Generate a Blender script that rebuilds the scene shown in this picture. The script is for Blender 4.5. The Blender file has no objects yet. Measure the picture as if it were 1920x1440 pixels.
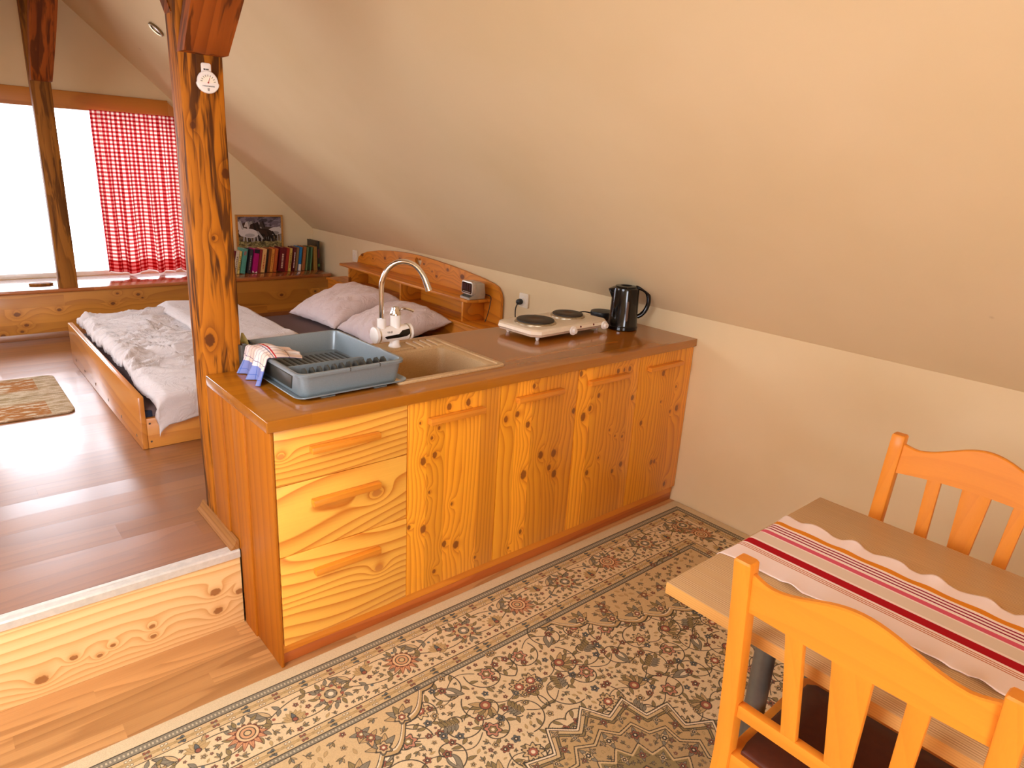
import bpy, bmesh, math, random
import numpy as np
from mathutils import Vector, Matrix, noise as mnoise

random.seed(7)
C = bpy.context.scene.collection
SC = bpy.context.scene
PI = math.pi

# ------------------------------------------------------------------ measures of the place (metres)
W = 2.191          # knee wall on the right
G = 4.364          # gable wall with the window
HK = 1.008         # height of the knee wall
TAN = 0.8737       # pitch of the roof slope
PZ = 0.300         # height of the raised floor
YS = 0.331         # front of the raised floor
CT = 0.900         # counter top
D = 0.551          # front face of the big post
XR = 0.066         # ridge line, above the posts
XL = 2 * XR - W    # left knee wall
YN = -3.60         # near gable wall, behind the camera

# ------------------------------------------------------------------ camera
cam_d = bpy.data.cameras.new('camera')
cam = bpy.data.objects.new('camera', cam_d)
C.objects.link(cam)
R = np.array([[0.75777342, -0.65000307, 0.05723159],
              [-0.1552564, -0.26479545, -0.95172413],
              [0.63377827, 0.71230568, -0.30157209]])
M = Matrix(((R[0][0], -R[1][0], -R[2][0], -0.7119),
            (R[0][1], -R[1][1], -R[2][1], -1.8860),
            (R[0][2], -R[1][2], -R[2][2], 1.6610),
            (0, 0, 0, 1)))
cam.matrix_world = M
cam_d.sensor_width = 36.0
cam_d.lens = 1277.6 / 1920 * 36
cam_d.clip_start = 0.05
SC.camera = cam

# ------------------------------------------------------------------ sky, daylight, exposure
SC.view_settings.view_transform = 'Standard'
SC.view_settings.look = 'None'
SC.view_settings.exposure = 0.16
SC.view_settings.gamma = 1.0
SC.view_settings.use_curve_mapping = False
SC.cycles.use_denoising = True
SC.cycles.max_bounces = 8
SC.cycles.diffuse_bounces = 5
SC.cycles.glossy_bounces = 4
SC.cycles.transmission_bounces = 6
SC.cycles.transparent_max_bounces = 8
SC.cycles.caustics_reflective = False
SC.cycles.caustics_refractive = False
SC.cycles.sample_clamp_indirect = 6.0

SKY_STRENGTH = 8.0
world = bpy.data.worlds.new('sky')
SC.world = world
world.use_nodes = True
wn = world.node_tree
bg = wn.nodes['Background']
bg.inputs['Color'].default_value = (0.96, 1.0, 1.10, 1)
bg.inputs['Strength'].default_value = SKY_STRENGTH


def daylight(name, loc, rot, sx, sy, power, color, portal=False):
    l = bpy.data.lights.new(name, 'AREA')
    l.shape = 'RECTANGLE'
    l.size, l.size_y = sx, sy
    l.energy = power
    l.color = color
    o = bpy.data.objects.new(name, l)
    C.objects.link(o)
    o.location = loc
    o.rotation_euler = rot
    if portal:
        l.cycles.is_portal = True
    return o


# window of the far gable: the sky comes in through it
daylight('sky_portal', (0.31, G + 0.10, 1.27), (-PI / 2, 0, 0), 1.62, 1.24, 1, (1, 1, 1), True)
# two roof windows in the left slope: beside the camera, and over the raised floor
daylight('roof_window_daylight', (-1.34, -0.65, 1.68), (0, math.radians(-48.9), 0), 0.95, 1.25, 19, (0.97, 1.0, 1.12))
daylight('roof_window_daylight', (-1.34, 2.25, 1.68), (0, math.radians(-48.9), 0), 0.95, 1.25, 7, (0.97, 1.0, 1.12))
# window of the near gable, behind the camera
daylight('near_window_daylight', (-0.95, YN - 0.06, 1.05), (PI / 2, 0, 0), 1.2, 0.9, 28, (0.97, 1.0, 1.12))

# ------------------------------------------------------------------ node helper
def srgb(r, g, b, a=1.0):
    f = lambda c: (c / 255 / 12.92) if c / 255 <= 0.04045 else ((c / 255 + 0.055) / 1.055) ** 2.4
    return (f(r), f(g), f(b), a)


class NT:
    def __init__(self, name):
        self.mat = bpy.data.materials.new(name)
        self.mat.use_nodes = True
        self.t = self.mat.node_tree
        self.t.nodes.clear()
        self.out = self.t.nodes.new('ShaderNodeOutputMaterial')

    def n(self, kind, **kw):
        nd = self.t.nodes.new(kind)
        for k, v in kw.items():
            setattr(nd, k, v)
        return nd

    def put(self, sock, v):
        if isinstance(v, bpy.types.NodeSocket):
            self.t.links.new(v, sock)
        elif v is not None:
            sock.default_value = v

    def m(self, op, a, b=None, c=None, clamp=False):
        nd = self.n('ShaderNodeMath', operation=op, use_clamp=clamp)
        self.put(nd.inputs[0], a)
        if b is not None:
            self.put(nd.inputs[1], b)
        if c is not None:
            self.put(nd.inputs[2], c)
        return nd.outputs[0]

    def obj(self):
        return self.n('ShaderNodeTexCoord').outputs['Object']

    def uv(self):
        return self.n('ShaderNodeTexCoord').outputs['UV']

    def sep(self, v):
        nd = self.n('ShaderNodeSeparateXYZ')
        self.put(nd.inputs[0], v)
        return nd.outputs[0], nd.outputs[1], nd.outputs[2]

    def comb(self, x, y, z):
        nd = self.n('ShaderNodeCombineXYZ')
        for i, v in enumerate((x, y, z)):
            self.put(nd.inputs[i], v)
        return nd.outputs[0]

    def noise(self, vec, scale=5, detail=2, rough=0.5, dist=0):
        nd = self.n('ShaderNodeTexNoise')
        self.put(nd.inputs['Vector'], vec)
        nd.inputs['Scale'].default_value = scale
        nd.inputs['Detail'].default_value = detail
        nd.inputs['Roughness'].default_value = rough
        nd.inputs['Distortion'].default_value = dist
        return nd.outputs[0]

    def white(self, w):
        nd = self.n('ShaderNodeTexWhiteNoise', noise_dimensions='1D')
        self.put(nd.inputs['W'], w)
        return nd.outputs['Value']

    def smooth(self, v, a, b, c=0.0, d=1.0):
        nd = self.n('ShaderNodeMapRange', interpolation_type='SMOOTHSTEP')
        self.put(nd.inputs[0], v)
        for i, x in enumerate((a, b, c, d)):
            self.put(nd.inputs[i + 1], x)
        return nd.outputs[0]

    def mix(self, f, a, b, mode='MIX'):
        nd = self.n('ShaderNodeMix', data_type='RGBA', blend_type=mode)
        self.put(nd.inputs[0], f)
        self.put(nd.inputs[6], a)
        self.put(nd.inputs[7], b)
        return nd.outputs[2]

    def bsdf(self, color, rough=0.5, coat=0, metal=0, spec=0.5, bump=None, bstr=0.2, bdist=0.002, **kw):
        b = self.n('ShaderNodeBsdfPrincipled')
        self.put(b.inputs['Base Color'], color)
        self.put(b.inputs['Roughness'], rough)
        self.put(b.inputs['Metallic'], metal)
        self.put(b.inputs['Specular IOR Level'], spec)
        self.put(b.inputs['Coat Weight'], coat)
        b.inputs['Coat Roughness'].default_value = 0.12
        for k, v in kw.items():
            self.put(b.inputs[k], v)
        if bump is not None:
            bn = self.n('ShaderNodeBump')
            bn.inputs['Strength'].default_value = bstr
            bn.inputs['Distance'].default_value = bdist
            self.put(bn.inputs['Height'], bump)
            self.t.links.new(bn.outputs[0], b.inputs['Normal'])
        self.t.links.new(b.outputs[0], self.out.inputs['Surface'])
        return b


def plain(name, col, rough=0.5, metal=0, coat=0, spec=0.5, var=0.06, scale=40, bump=0.0, **kw):
    """A single-colour finish with a slight procedural mottling."""
    t = NT(name)
    co = t.obj()
    n = t.noise(co, scale, 3, 0.6)
    f = t.smooth(n, 0.3, 0.7)
    c2 = tuple(max(0, c * (1 - var * 2)) for c in col[:3]) + (1,)
    t.bsdf(t.mix(f, c2, col), rough, coat, metal, spec, bump=n if bump else None, bstr=bump, **kw)
    return t.mat


def wood(name, light, dark, axis='z', sw=None, across=0, K=9.0, lin=18.0, freq=5.0, knots=(), kplane=None,
         auto=0.0, autoscale=3.0, line=0.55, tint=0.18, fibre=0.14, rough=0.38, coat=0.35, spec=0.5, char=0.0,
         knotcol=None, seed=0.0, bstr=0.12, ends=0.0, stretch=0.09, spread=0.0, halok=2.4, coatr=0.12, tilt=0.0, sharp=2.2, autor=0.055, kc=0):
    """Solid-wood finish. axis: grain direction; sw: width of the glued staves measured along `across` (0 or 1 of the
    two cross axes); knots: (u, w, r) in object space on the plane of the cross axis 0 and the grain."""
    t = NT(name)
    co = t.obj()
    x, y, z = t.sep(co)
    dg1, dg2 = (t.m('MULTIPLY', t.m('ADD', z, y), 0.707), t.m('MULTIPLY', t.m('SUBTRACT', z, y), 0.707)) if axis == 'd' else (y, z)
    a = {'x': (z, y, x), 'y': (x, z, y), 'z': (x, y, z), 'd': (x, dg1, dg2)}[axis]
    c1, c2, w = a
    cs = [c1, c2]
    sid = None
    rnd = t.n('ShaderNodeObjectInfo').outputs['Random'] if spread else None
    off = seed
    if sw:
        sid = t.m('FLOOR', t.m('DIVIDE', cs[across], sw))
        if ends:
            sid0 = sid
            r0 = t.white(t.m('ADD', sid, 3.7 + seed))
            cell = t.m('FLOOR', t.m('DIVIDE', t.m('ADD', w, t.m('MULTIPLY', r0, ends)), ends))
            sid = t.m('ADD', sid0, t.m('MULTIPLY', cell, 17.31))
        rs = t.white(t.m('ADD', sid, seed))
        off = t.m('MULTIPLY', rs, 37.0)
    if rnd is not None:
        off = t.m('ADD', off, t.m('MULTIPLY', rnd, spread))
    p = t.comb(t.m('ADD', c1, off), c2, t.m('MULTIPLY', t.m('ADD', w, off), stretch))
    n1 = t.noise(p, freq, 1.5, 0.4)
    r = t.m('ADD', t.m('MULTIPLY', n1, K), t.m('ADD', t.m('MULTIPLY', c1, lin), t.m('MULTIPLY', c2, lin * 0.7)))
    core = None
    halo = None
    for (ku, kw_, kr) in knots:
        du = t.m('DIVIDE', t.m('SUBTRACT', cs[kc], ku), kr)
        dw = t.m('DIVIDE', t.m('SUBTRACT', w, kw_), kr * 1.35)
        d2 = t.m('ADD', t.m('MULTIPLY', du, du), t.m('MULTIPLY', dw, dw))
        g = t.m('DIVIDE', 1.0, t.m('ADD', 1.0, t.m('MULTIPLY', d2, 0.16)))
        halo = g if halo is None else t.m('MAXIMUM', halo, g)
    if auto:
        vo = t.n('ShaderNodeTexVoronoi', voronoi_dimensions='3D')
        t.put(vo.inputs['Vector'], t.comb(t.m('ADD', c1, off), t.m('MULTIPLY', c2, 0.6), t.m('MULTIPLY', t.m('ADD', w, off), 0.5)))
        vo.inputs['Scale'].default_value = autoscale
        vr = t.sep(vo.outputs['Color'])[0]
        rad = t.smooth(vr, 1.0 - auto, 1.0, 0.0001, autor)
        d = t.m('DIVIDE', vo.outputs['Distance'], rad)
        g = t.m('DIVIDE', 1.0, t.m('ADD', 1.0, t.m('MULTIPLY', t.m('MULTIPLY', d, d), 0.16)))
        halo = g if halo is None else t.m('MAXIMUM', halo, g)
    if halo is not None:
        r = t.m('ADD', r, t.m('MULTIPLY', halo, halok))
        core = t.smooth(t.m('ADD', halo, t.m('MULTIPLY', t.m('SUBTRACT', t.noise(co, 120, 1), 0.5), 0.12)), 0.80, 0.90)
    f = t.m('FRACT', r)
    ln = t.m('MULTIPLY', t.m('POWER', f, sharp), t.smooth(f, 0.92, 1.0, 1.0, 0.0))
    fib = t.noise(t.comb(c1, c2, t.m('MULTIPLY', w, 0.03)), 260, 2, 0.6)
    lf = t.m('ADD', t.m('MULTIPLY', ln, line), t.m('MULTIPLY', t.m('SUBTRACT', fib, 0.45), fibre * 2), clamp=True)
    col = t.mix(lf, light, dark)
    if sw:
        k = t.m('ADD', 1.0 - tint, t.m('MULTIPLY', t.white(t.m('ADD', sid, 11.3 + seed)), 2 * tint))
        col = t.mix(1.0, col, t.comb(k, t.m('POWER', k, 1.15), t.m('POWER', k, 1.3)), 'MULTIPLY')
        fr = t.m('FRACT', t.m('DIVIDE', cs[across], sw))
        sm = t.smooth(t.m('ABSOLUTE', t.m('SUBTRACT', fr, 0.5)), 0.494, 0.499)
        col = t.mix(t.m('MULTIPLY', sm, 0.45), col, dark)
    bigv = t.noise(p, 1.3, 2)
    col = t.mix(t.m('MULTIPLY', t.smooth(bigv, 0.35, 0.75), 0.18), col, dark)
    if char:
        pc = t.comb(t.m('MULTIPLY', c1, 1.0), t.m('MULTIPLY', c2, 1.0), t.m('MULTIPLY', w, 0.10))
        nc = t.noise(pc, 30, 3, 0.62, 0.6)
        col = t.mix(t.m('MULTIPLY', t.smooth(nc, 0.48, 0.60), char), col, srgb(52, 24, 8))
    if core is not None:
        col = t.mix(t.m('MULTIPLY', core, 0.85), col, knotcol or tuple(c * 0.30 for c in dark[:3]) + (1,))
        col = t.mix(t.m('MULTIPLY', t.smooth(halo, 0.45, 0.85), 0.25), col, dark)
    b_ = t.bsdf(col, rough, coat, 0, spec, bump=t.m('SUBTRACT', 1.0, lf), bstr=bstr, bdist=0.0015)
    b_.inputs['Coat Roughness'].default_value = coatr
    if tilt:
        # every plank lies a hair out of level
        hgt = t.m('MULTIPLY', t.m('SUBTRACT', t.white(t.m('ADD', sid, 5.1)), 0.5), t.m('MULTIPLY', cs[across], tilt))
        bn = t.n('ShaderNodeBump')
        bn.inputs['Strength'].default_value = 1.0
        bn.inputs['Distance'].default_value = 1.0
        t.put(bn.inputs['Height'], hgt)
        old = b_.inputs['Normal'].links[0].from_node
        t.t.links.new(bn.outputs[0], old.inputs['Normal'])
        t.t.links.new(old.outputs[0], b_.inputs['Coat Normal'])
    return t.mat


# ------------------------------------------------------------------ mesh helpers
def box(bm, x0, x1, y0, y1, z0, z1, bev=0.0, seg=2):
    vs = [bm.verts.new(p) for p in ((x0, y0, z0), (x1, y0, z0), (x1, y1, z0), (x0, y1, z0),
                                    (x0, y0, z1), (x1, y0, z1), (x1, y1, z1), (x0, y1, z1))]
    fs = [(0, 3, 2, 1), (4, 5, 6, 7), (0, 1, 5, 4), (1, 2, 6, 5), (2, 3, 7, 6), (3, 0, 4, 7)]
    faces = [bm.faces.new([vs[i] for i in f]) for f in fs]
    if bev > 0:
        edges = list({e for f in faces for e in f.edges})
        bmesh.ops.bevel(bm, geom=edges, offset=bev, segments=seg, affect='EDGES', profile=0.5)
    return vs


def hexa(bm, pts, bev=0.0, seg=2):
    """Box from eight points in the order of box()."""
    vs = [bm.verts.new(p) for p in pts]
    fs = [(0, 3, 2, 1), (4, 5, 6, 7), (0, 1, 5, 4), (1, 2, 6, 5), (2, 3, 7, 6), (3, 0, 4, 7)]
    faces = [bm.faces.new([vs[i] for i in f]) for f in fs]
    if bev > 0:
        edges = list({e for f in faces for e in f.edges})
        bmesh.ops.bevel(bm, geom=edges, offset=bev, segments=seg, affect='EDGES', profile=0.5)


def prism(bm, poly, fn, h0, h1, holes=(), bev=0.0, seg=2):
    """Extrude a 2D outline (with holes). fn(u, v, h) -> point."""
    if not holes:
        a = [bm.verts.new(fn(u, v, h0)) for u, v in poly]
        b = [bm.verts.new(fn(u, v, h1)) for u, v in poly]
        n = len(poly)
        fs = [bm.faces.new(list(reversed(a))), bm.faces.new(b)]
        for i in range(n):
            fs.append(bm.faces.new((a[i], a[(i + 1) % n], b[(i + 1) % n], b[i])))
        bmesh.ops.recalc_face_normals(bm, faces=fs)
        if bev:
            edges = list({e for e in fs[1].edges} | {e for e in fs[0].edges})
            bmesh.ops.bevel(bm, geom=edges, offset=bev, segments=seg, affect='EDGES', profile=0.5)
        return
    allf = []
    rings = []
    for h in (h0, h1):
        edges = []
        rs = []
        for lp in [poly] + list(holes):
            vs = [bm.verts.new(fn(u, v, h)) for u, v in lp]
            rs.append(vs)
            for i in range(len(vs)):
                edges.append(bm.edges.new((vs[i], vs[(i + 1) % len(vs)])))
        r = bmesh.ops.triangle_fill(bm, use_beauty=True, use_dissolve=False, edges=edges)
        allf += [g for g in r['geom'] if isinstance(g, bmesh.types.BMFace)]
        rings.append(rs)
    for a, b in zip(*rings):
        for i in range(len(a)):
            j = (i + 1) % len(a)
            allf.append(bm.faces.new((a[i], a[j], b[j], b[i])))
    bmesh.ops.recalc_face_normals(bm, faces=allf)


def lathe(bm, prof, c=(0, 0, 0), seg=32, axis='z', cap=True):
    """prof: list of (radius, height) along the axis."""
    rings = []
    for r, h in prof:
        ring = []
        for i in range(seg):
            a = 2 * PI * i / seg
            u, v = r * math.cos(a), r * math.sin(a)
            p = {'z': (u, v, h), 'x': (h, u, v), 'y': (v, h, u)}[axis]
            ring.append(bm.verts.new((p[0] + c[0], p[1] + c[1], p[2] + c[2])))
        rings.append(ring)
    for a, b in zip(rings, rings[1:]):
        for i in range(seg):
            j = (i + 1) % seg
            bm.faces.new((a[i], a[j], b[j], b[i]))
    if cap:
        bm.faces.new(list(reversed(rings[0])))
        bm.faces.new(rings[-1])


def tube(bm, path, rad, seg=12, cap=True):
    """Round tube along a path; rad may be a list."""
    P = [Vector(p) for p in path]
    n = len(P)
    rs = rad if isinstance(rad, (list, tuple)) else [rad] * n
    up = Vector((0, 0, 1))
    rings = []
    prev = None
    for i in range(n):
        d = (P[min(i + 1, n - 1)] - P[max(i - 1, 0)]).normalized()
        if prev is None:
            u = d.cross(up)
            if u.length < 1e-3:
                u = d.cross(Vector((0, 1, 0)))
            u.normalize()
        else:
            u = (prev - d * prev.dot(d)).normalized()
        prev = u
        v = d.cross(u)
        rings.append([bm.verts.new(P[i] + (u * math.cos(2 * PI * k / seg) + v * math.sin(2 * PI * k / seg)) * rs[i]) for k in range(seg)])
    for a, b in zip(rings, rings[1:]):
        for i in range(seg):
            j = (i + 1) % seg
            bm.faces.new((a[i], a[j], b[j], b[i]))
    if cap:
        bm.faces.new(list(reversed(rings[0])))
        bm.faces.new(rings[-1])


def bez(p, n=16):
    """Catmull-Rom through the points."""
    P = [Vector(q) for q in p]
    P = [P[0] * 2 - P[1]] + P + [P[-1] * 2 - P[-2]]
    out = []
    for i in range(1, len(P) - 2):
        for k in range(n):
            s = k / n
            a, b, c, d = P[i - 1:i + 3]
            out.append(0.5 * ((2 * b) + (c - a) * s + (2 * a - 5 * b + 4 * c - d) * s * s + (3 * b - a - 3 * c + d) * s ** 3))
    out.append(P[-2])
    return out


def sheet(bm, fn, nu, nv, thick=0.0, uvfn=None):
    """A cloth-like grid: fn(s, t) -> point, s, t in 0..1; thick adds a back side."""
    top = [[bm.verts.new(fn(i / nu, j / nv)) for j in range(nv + 1)] for i in range(nu + 1)]
    bm.verts.index_update()
    uvl = bm.loops.layers.uv.verify()

    def uvset(f, q):
        for l, (a, b) in zip(f.loops, q):
            l[uvl].uv = uvfn(a, b) if uvfn else (a, b)
    faces = []
    for i in range(nu):
        for j in range(nv):
            f = bm.faces.new((top[i][j], top[i + 1][j], top[i + 1][j + 1], top[i][j + 1]))
            uvset(f, ((i / nu, j / nv), ((i + 1) / nu, j / nv), ((i + 1) / nu, (j + 1) / nv), (i / nu, (j + 1) / nv)))
            faces.append(f)
    if thick:
        bm.normal_update()
        bot = [[bm.verts.new(v.co - v.normal * thick) for v in row] for row in top]
        for i in range(nu):
            for j in range(nv):
                f = bm.faces.new((bot[i][j], bot[i][j + 1], bot[i + 1][j + 1], bot[i + 1][j]))
                uvset(f, ((i / nu, j / nv), (i / nu, (j + 1) / nv), ((i + 1) / nu, (j + 1) / nv), ((i + 1) / nu, j / nv)))
        def side(a, b, c, d, q):
            uvset(bm.faces.new((a, b, c, d)), q)
        for i in range(nu):
            q = ((i / nu, 0), (i / nu, 0), ((i + 1) / nu, 0), ((i + 1) / nu, 0))
            side(top[i][0], bot[i][0], bot[i + 1][0], top[i + 1][0], q)
            q = (((i + 1) / nu, 1), ((i + 1) / nu, 1), (i / nu, 1), (i / nu, 1))
            side(top[i + 1][nv], bot[i + 1][nv], bot[i][nv], top[i][nv], q)
        for j in range(nv):
            q = ((0, (j + 1) / nv), (0, (j + 1) / nv), (0, j / nv), (0, j / nv))
            side(top[0][j + 1], bot[0][j + 1], bot[0][j], top[0][j], q)
            q = ((1, j / nv), (1, j / nv), (1, (j + 1) / nv), (1, (j + 1) / nv))
            side(top[nu][j], bot[nu][j], bot[nu][j + 1], top[nu][j + 1], q)


def rrect(x0, x1, y0, y1, r, n=6):
    o = []
    for cx, cy, a0 in ((x1 - r, y0 + r, -PI / 2), (x1 - r, y1 - r, 0), (x0 + r, y1 - r, PI / 2), (x0 + r, y0 + r, PI)):
        for k in range(n + 1):
            a = a0 + PI / 2 * k / n
            o.append((cx + r * math.cos(a), cy + r * math.sin(a)))
    return o


def loft(bm, loops, cap0=True, cap1=True):
    rings = [[bm.verts.new(p) for p in lp] for lp in loops]
    for a, b in zip(rings, rings[1:]):
        n = len(a)
        for i in range(n):
            j = (i + 1) % n
            bm.faces.new((a[i], a[j], b[j], b[i]))
    if cap0:
        bm.faces.new(list(reversed(rings[0])))
    if cap1:
        bm.faces.new(rings[-1])


XY = lambda u, v, h: (u, v, h)
XZ = lambda u, v, h: (u, h, v)
YZ = lambda u, v, h: (h, u, v)

WL = {}


def tag(o, label=None, cat=None, group=None, kind=None):
    if label:
        o['label'] = label
    if cat:
        o['category'] = cat
    if group:
        o['group'] = group
    if kind:
        o['kind'] = kind
    return o


def thing(name, label, cat, loc=(0, 0, 0), group=None, rz=0.0):
    o = bpy.data.objects.new(name, None)
    o.empty_display_size = 0.05
    C.objects.link(o)
    o.location = loc
    o.rotation_euler = (0, 0, rz)
    WL[o.name] = Vector(loc)
    return tag(o, label, cat, group)


def O(name, bm, m, parent=None, origin=None, local=False, sharp=35, label=None, cat=None, group=None, kind=None):
    """Link a bmesh (in world coordinates unless local) as one object."""
    if origin is None:
        if parent is not None:
            origin = WL[parent.name]
        elif not local and bm.verts:
            xs = [v.co.x for v in bm.verts]
            ys = [v.co.y for v in bm.verts]
            origin = Vector(((min(xs) + max(xs)) / 2, (min(ys) + max(ys)) / 2, min(v.co.z for v in bm.verts)))
        else:
            origin = Vector((0, 0, 0))
    origin = Vector(origin)
    if not local:
        bmesh.ops.translate(bm, verts=bm.verts, vec=-origin)
    me = bpy.data.meshes.new(name)
    bm.to_mesh(me)
    bm.free()
    for q in me.polygons:
        q.use_smooth = True
    me.set_sharp_from_angle(angle=math.radians(sharp))
    ms = m if isinstance(m, (list, tuple)) else [m]
    for mm in ms:
        me.materials.append(mm)
    o = bpy.data.objects.new(name, me)
    C.objects.link(o)
    if parent is not None:
        o.parent = parent
        if local:
            WL[o.name] = WL[parent.name].copy()
        else:
            o.location = origin - WL[parent.name]
            WL[o.name] = origin.copy()
    else:
        o.location = origin if not local else (0, 0, 0)
        WL[o.name] = origin.copy()
    if label and not cat:
        o['label'] = label
    else:
        tag(o, label, cat, group, kind)
    if kind:
        o['kind'] = kind
    return o


def B(*args, **kw):
    bm = bmesh.new()
    box(bm, *args, **kw)
    return bm


def text_mesh(txt, size, depth=0.0004):
    cu = bpy.data.curves.new('lettering', 'FONT')
    cu.body = txt
    cu.size = size
    cu.align_x = 'CENTER'
    cu.align_y = 'CENTER'
    cu.extrude = depth
    tmp = bpy.data.objects.new('lettering_tmp', cu)
    C.objects.link(tmp)
    dg = bpy.context.evaluated_depsgraph_get()
    me = bpy.data.meshes.new_from_object(tmp.evaluated_get(dg))
    C.objects.unlink(tmp)
    bpy.data.objects.remove(tmp)
    bm = bmesh.new()
    bm.from_mesh(me)
    bpy.data.meshes.remove(me)
    return bm


def place(bm, right, up, loc):
    """Stand flat xy geometry up: x -> right, y -> up, z -> right x up."""
    r = Vector(right).normalized()
    u = Vector(up).normalized()
    n = r.cross(u)
    mt = Matrix(((r.x, u.x, n.x, loc[0]), (r.y, u.y, n.y, loc[1]), (r.z, u.z, n.z, loc[2]), (0, 0, 0, 1)))
    bmesh.ops.transform(bm, matrix=mt, verts=bm.verts)
    return bm


# ------------------------------------------------------------------ finishes
PINE_L = srgb(238, 176, 92)
PINE_D = srgb(196, 112, 36)
M = {}
# cream plaster
t = NT('cream_plaster')
co = t.obj()
n = t.noise(co, 1.6, 3, 0.6)
n2 = t.noise(co, 90, 3, 0.7)
t.bsdf(t.mix(t.smooth(n, 0.3, 0.75), srgb(229, 206, 163), srgb(224, 200, 155)), 0.9, 0, 0, 0.2, bump=n2, bstr=0.10, bdist=0.002)
M['plaster'] = t.mat
# smudged slope: the same paint with a few faint scuffs
t = NT('cream_slope_plaster')
co = t.obj()
n = t.noise(co, 1.2, 3, 0.6)
n2 = t.noise(co, 90, 3, 0.7)
vo = t.n('ShaderNodeTexVoronoi')
t.put(vo.inputs['Vector'], co)
vo.inputs['Scale'].default_value = 2.2
sp = t.m('MULTIPLY', t.smooth(vo.outputs['Distance'], 0.012, 0.03, 1.0, 0.0), 0.35)
c = t.mix(t.smooth(n, 0.3, 0.75), srgb(229, 206, 163), srgb(224, 200, 155))
t.bsdf(t.mix(sp, c, srgb(176, 140, 104)), 0.9, 0, 0, 0.2, bump=n2, bstr=0.10, bdist=0.002)
M['slope'] = t.mat

M['post'] = wood('dark_stained_timber', srgb(192, 114, 24), srgb(118, 60, 10), 'z', K=10, lin=24, freq=6, line=0.75, char=0.85,
                 knots=((0.026, 1.024, 0.016), (0.064, 1.376, 0.006), (0.118, 1.588, 0.012), (0.026, 1.733, 0.008)), rough=0.6, coat=0.0, spec=0.15,
                 knotcol=srgb(60, 28, 12), bstr=0.5, halok=1.6)
M['timber2'] = wood('brown_stained_timber', srgb(158, 100, 36), srgb(92, 52, 14), 'z', K=8, lin=22, freq=6, line=0.6, char=0.6, auto=0.18, rough=0.65, coat=0.0, spec=0.15, bstr=0.4)
M['brace'] = wood('red_brown_brace_timber', srgb(160, 82, 24), srgb(98, 42, 10), 'd', K=8, lin=22, freq=6, line=0.6, char=0.7, rough=0.55, coat=0.0, spec=0.25, bstr=0.5)
M['header'] = wood('header_pine', srgb(196, 126, 44), srgb(156, 86, 24), 'x', K=5, lin=8, freq=4, line=0.5, rough=0.45, coat=0.2, auto=0.08)
M['ledgefront'] = wood('ledge_pine', srgb(206, 140, 54), srgb(150, 80, 22), 'x', sw=0.115, across=0, K=6, lin=10, freq=4, line=0.5, knots=((0.22, 0.356, 0.011), (0.276, 0.533, 0.009), (0.294, 0.393, 0.007), (0.202, 0.011, 0.01), (0.19, -0.24, 0.014), (0.109, -0.195, 0.01), (0.066, -0.226, 0.008), (0.19, 1.659, 0.011), (0.201, 1.972, 0.009), (0.249, 0.56, 0.006), (0.048, -0.338, 0.01)), knotcol=srgb(70, 34, 12), rough=0.4, coat=0.3, ends=1.1)
M['ledgetop'] = wood('ledge_top_beech', srgb(176, 104, 52), srgb(140, 74, 30), 'x', sw=0.09, across=1, K=4, lin=8, line=0.35, rough=0.18, coat=0.6, ends=0.6)
M['riser'] = wood('pale_pine_riser', srgb(248, 210, 146), srgb(212, 146, 70), 'x', K=7, lin=40, freq=4, line=0.8, rough=0.4, coat=0.3,
                  knots=((-0.09, 0.165, 0.017), (-0.085, 0.085, 0.016), (-0.012, 0.135, 0.012), (-0.30, 0.10, 0.010), (-0.42, 0.09, 0.009), (-0.27, 0.06, 0.008), (-0.53, 0.085, 0.012), (-0.46, 0.05, 0.008), (-0.37, 0.055, 0.008), (-0.66, 0.05, 0.018)) and
                  ((0.165, -0.09, 0.013), (0.085, -0.085, 0.012), (0.135, -0.008, 0.010), (0.115, -0.30, 0.007), (0.095, -0.42, 0.006), (0.075, -0.30, 0.007), (0.10, -0.53, 0.008), (0.075, -0.46, 0.006), (0.062, -0.62, 0.013)),
                  knotcol=srgb(120, 62, 28))
M['counterside'] = wood('counter_side_pine', srgb(180, 104, 18), srgb(140, 70, 8), 'z', K=5, lin=30, freq=4, line=0.55, rough=0.5, coat=0.0, spec=0.25, auto=0.06)
M['handle'] = wood('handle_pine', srgb(226, 142, 40), srgb(188, 98, 16), 'x', K=3, lin=60, line=0.35, rough=0.35, coat=0.3)
M['carcass'] = wood('carcass_board', srgb(214, 160, 92), srgb(180, 120, 60), 'z', K=4, lin=20, line=0.3)
M['plinthlight'] = wood('plinth_pine', srgb(234, 148, 40), srgb(194, 98, 14), 'x', K=8, lin=10, freq=4, line=0.5, auto=0.1, rough=0.35, coat=0.3)
M['plinthdark'] = wood('plinth_red_pine', srgb(194, 106, 44), srgb(150, 66, 22), 'x', K=8, lin=14, freq=4, line=0.55, auto=0.06, rough=0.35, coat=0.3)
M['worktop'] = wood('oiled_beech_worktop', srgb(172, 104, 22), srgb(132, 70, 10), 'x', sw=0.045, across=1, K=4, lin=16, line=0.35, tint=0.10, fibre=0.18, rough=0.16, coat=0.7, ends=0.7,
                    bstr=0.04)
M['bedwood'] = wood('bed_pine', srgb(214, 142, 62), srgb(168, 92, 30), 'y', K=7, lin=12, freq=4, line=0.5, auto=0.14, rough=0.28, coat=0.6)
M['bedside'] = wood('bed_side_pine', srgb(224, 152, 66), srgb(180, 98, 32), 'x', K=7, lin=12, freq=4, line=0.5, auto=0.16, rough=0.4, coat=0.3)
M['headboard'] = wood('headboard_pine', srgb(222, 140, 36), srgb(164, 84, 12), 'y', K=9, lin=16, freq=4, line=0.75, auto=0.5, autoscale=6, autor=0.085, rough=0.42, coat=0.12)
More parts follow.
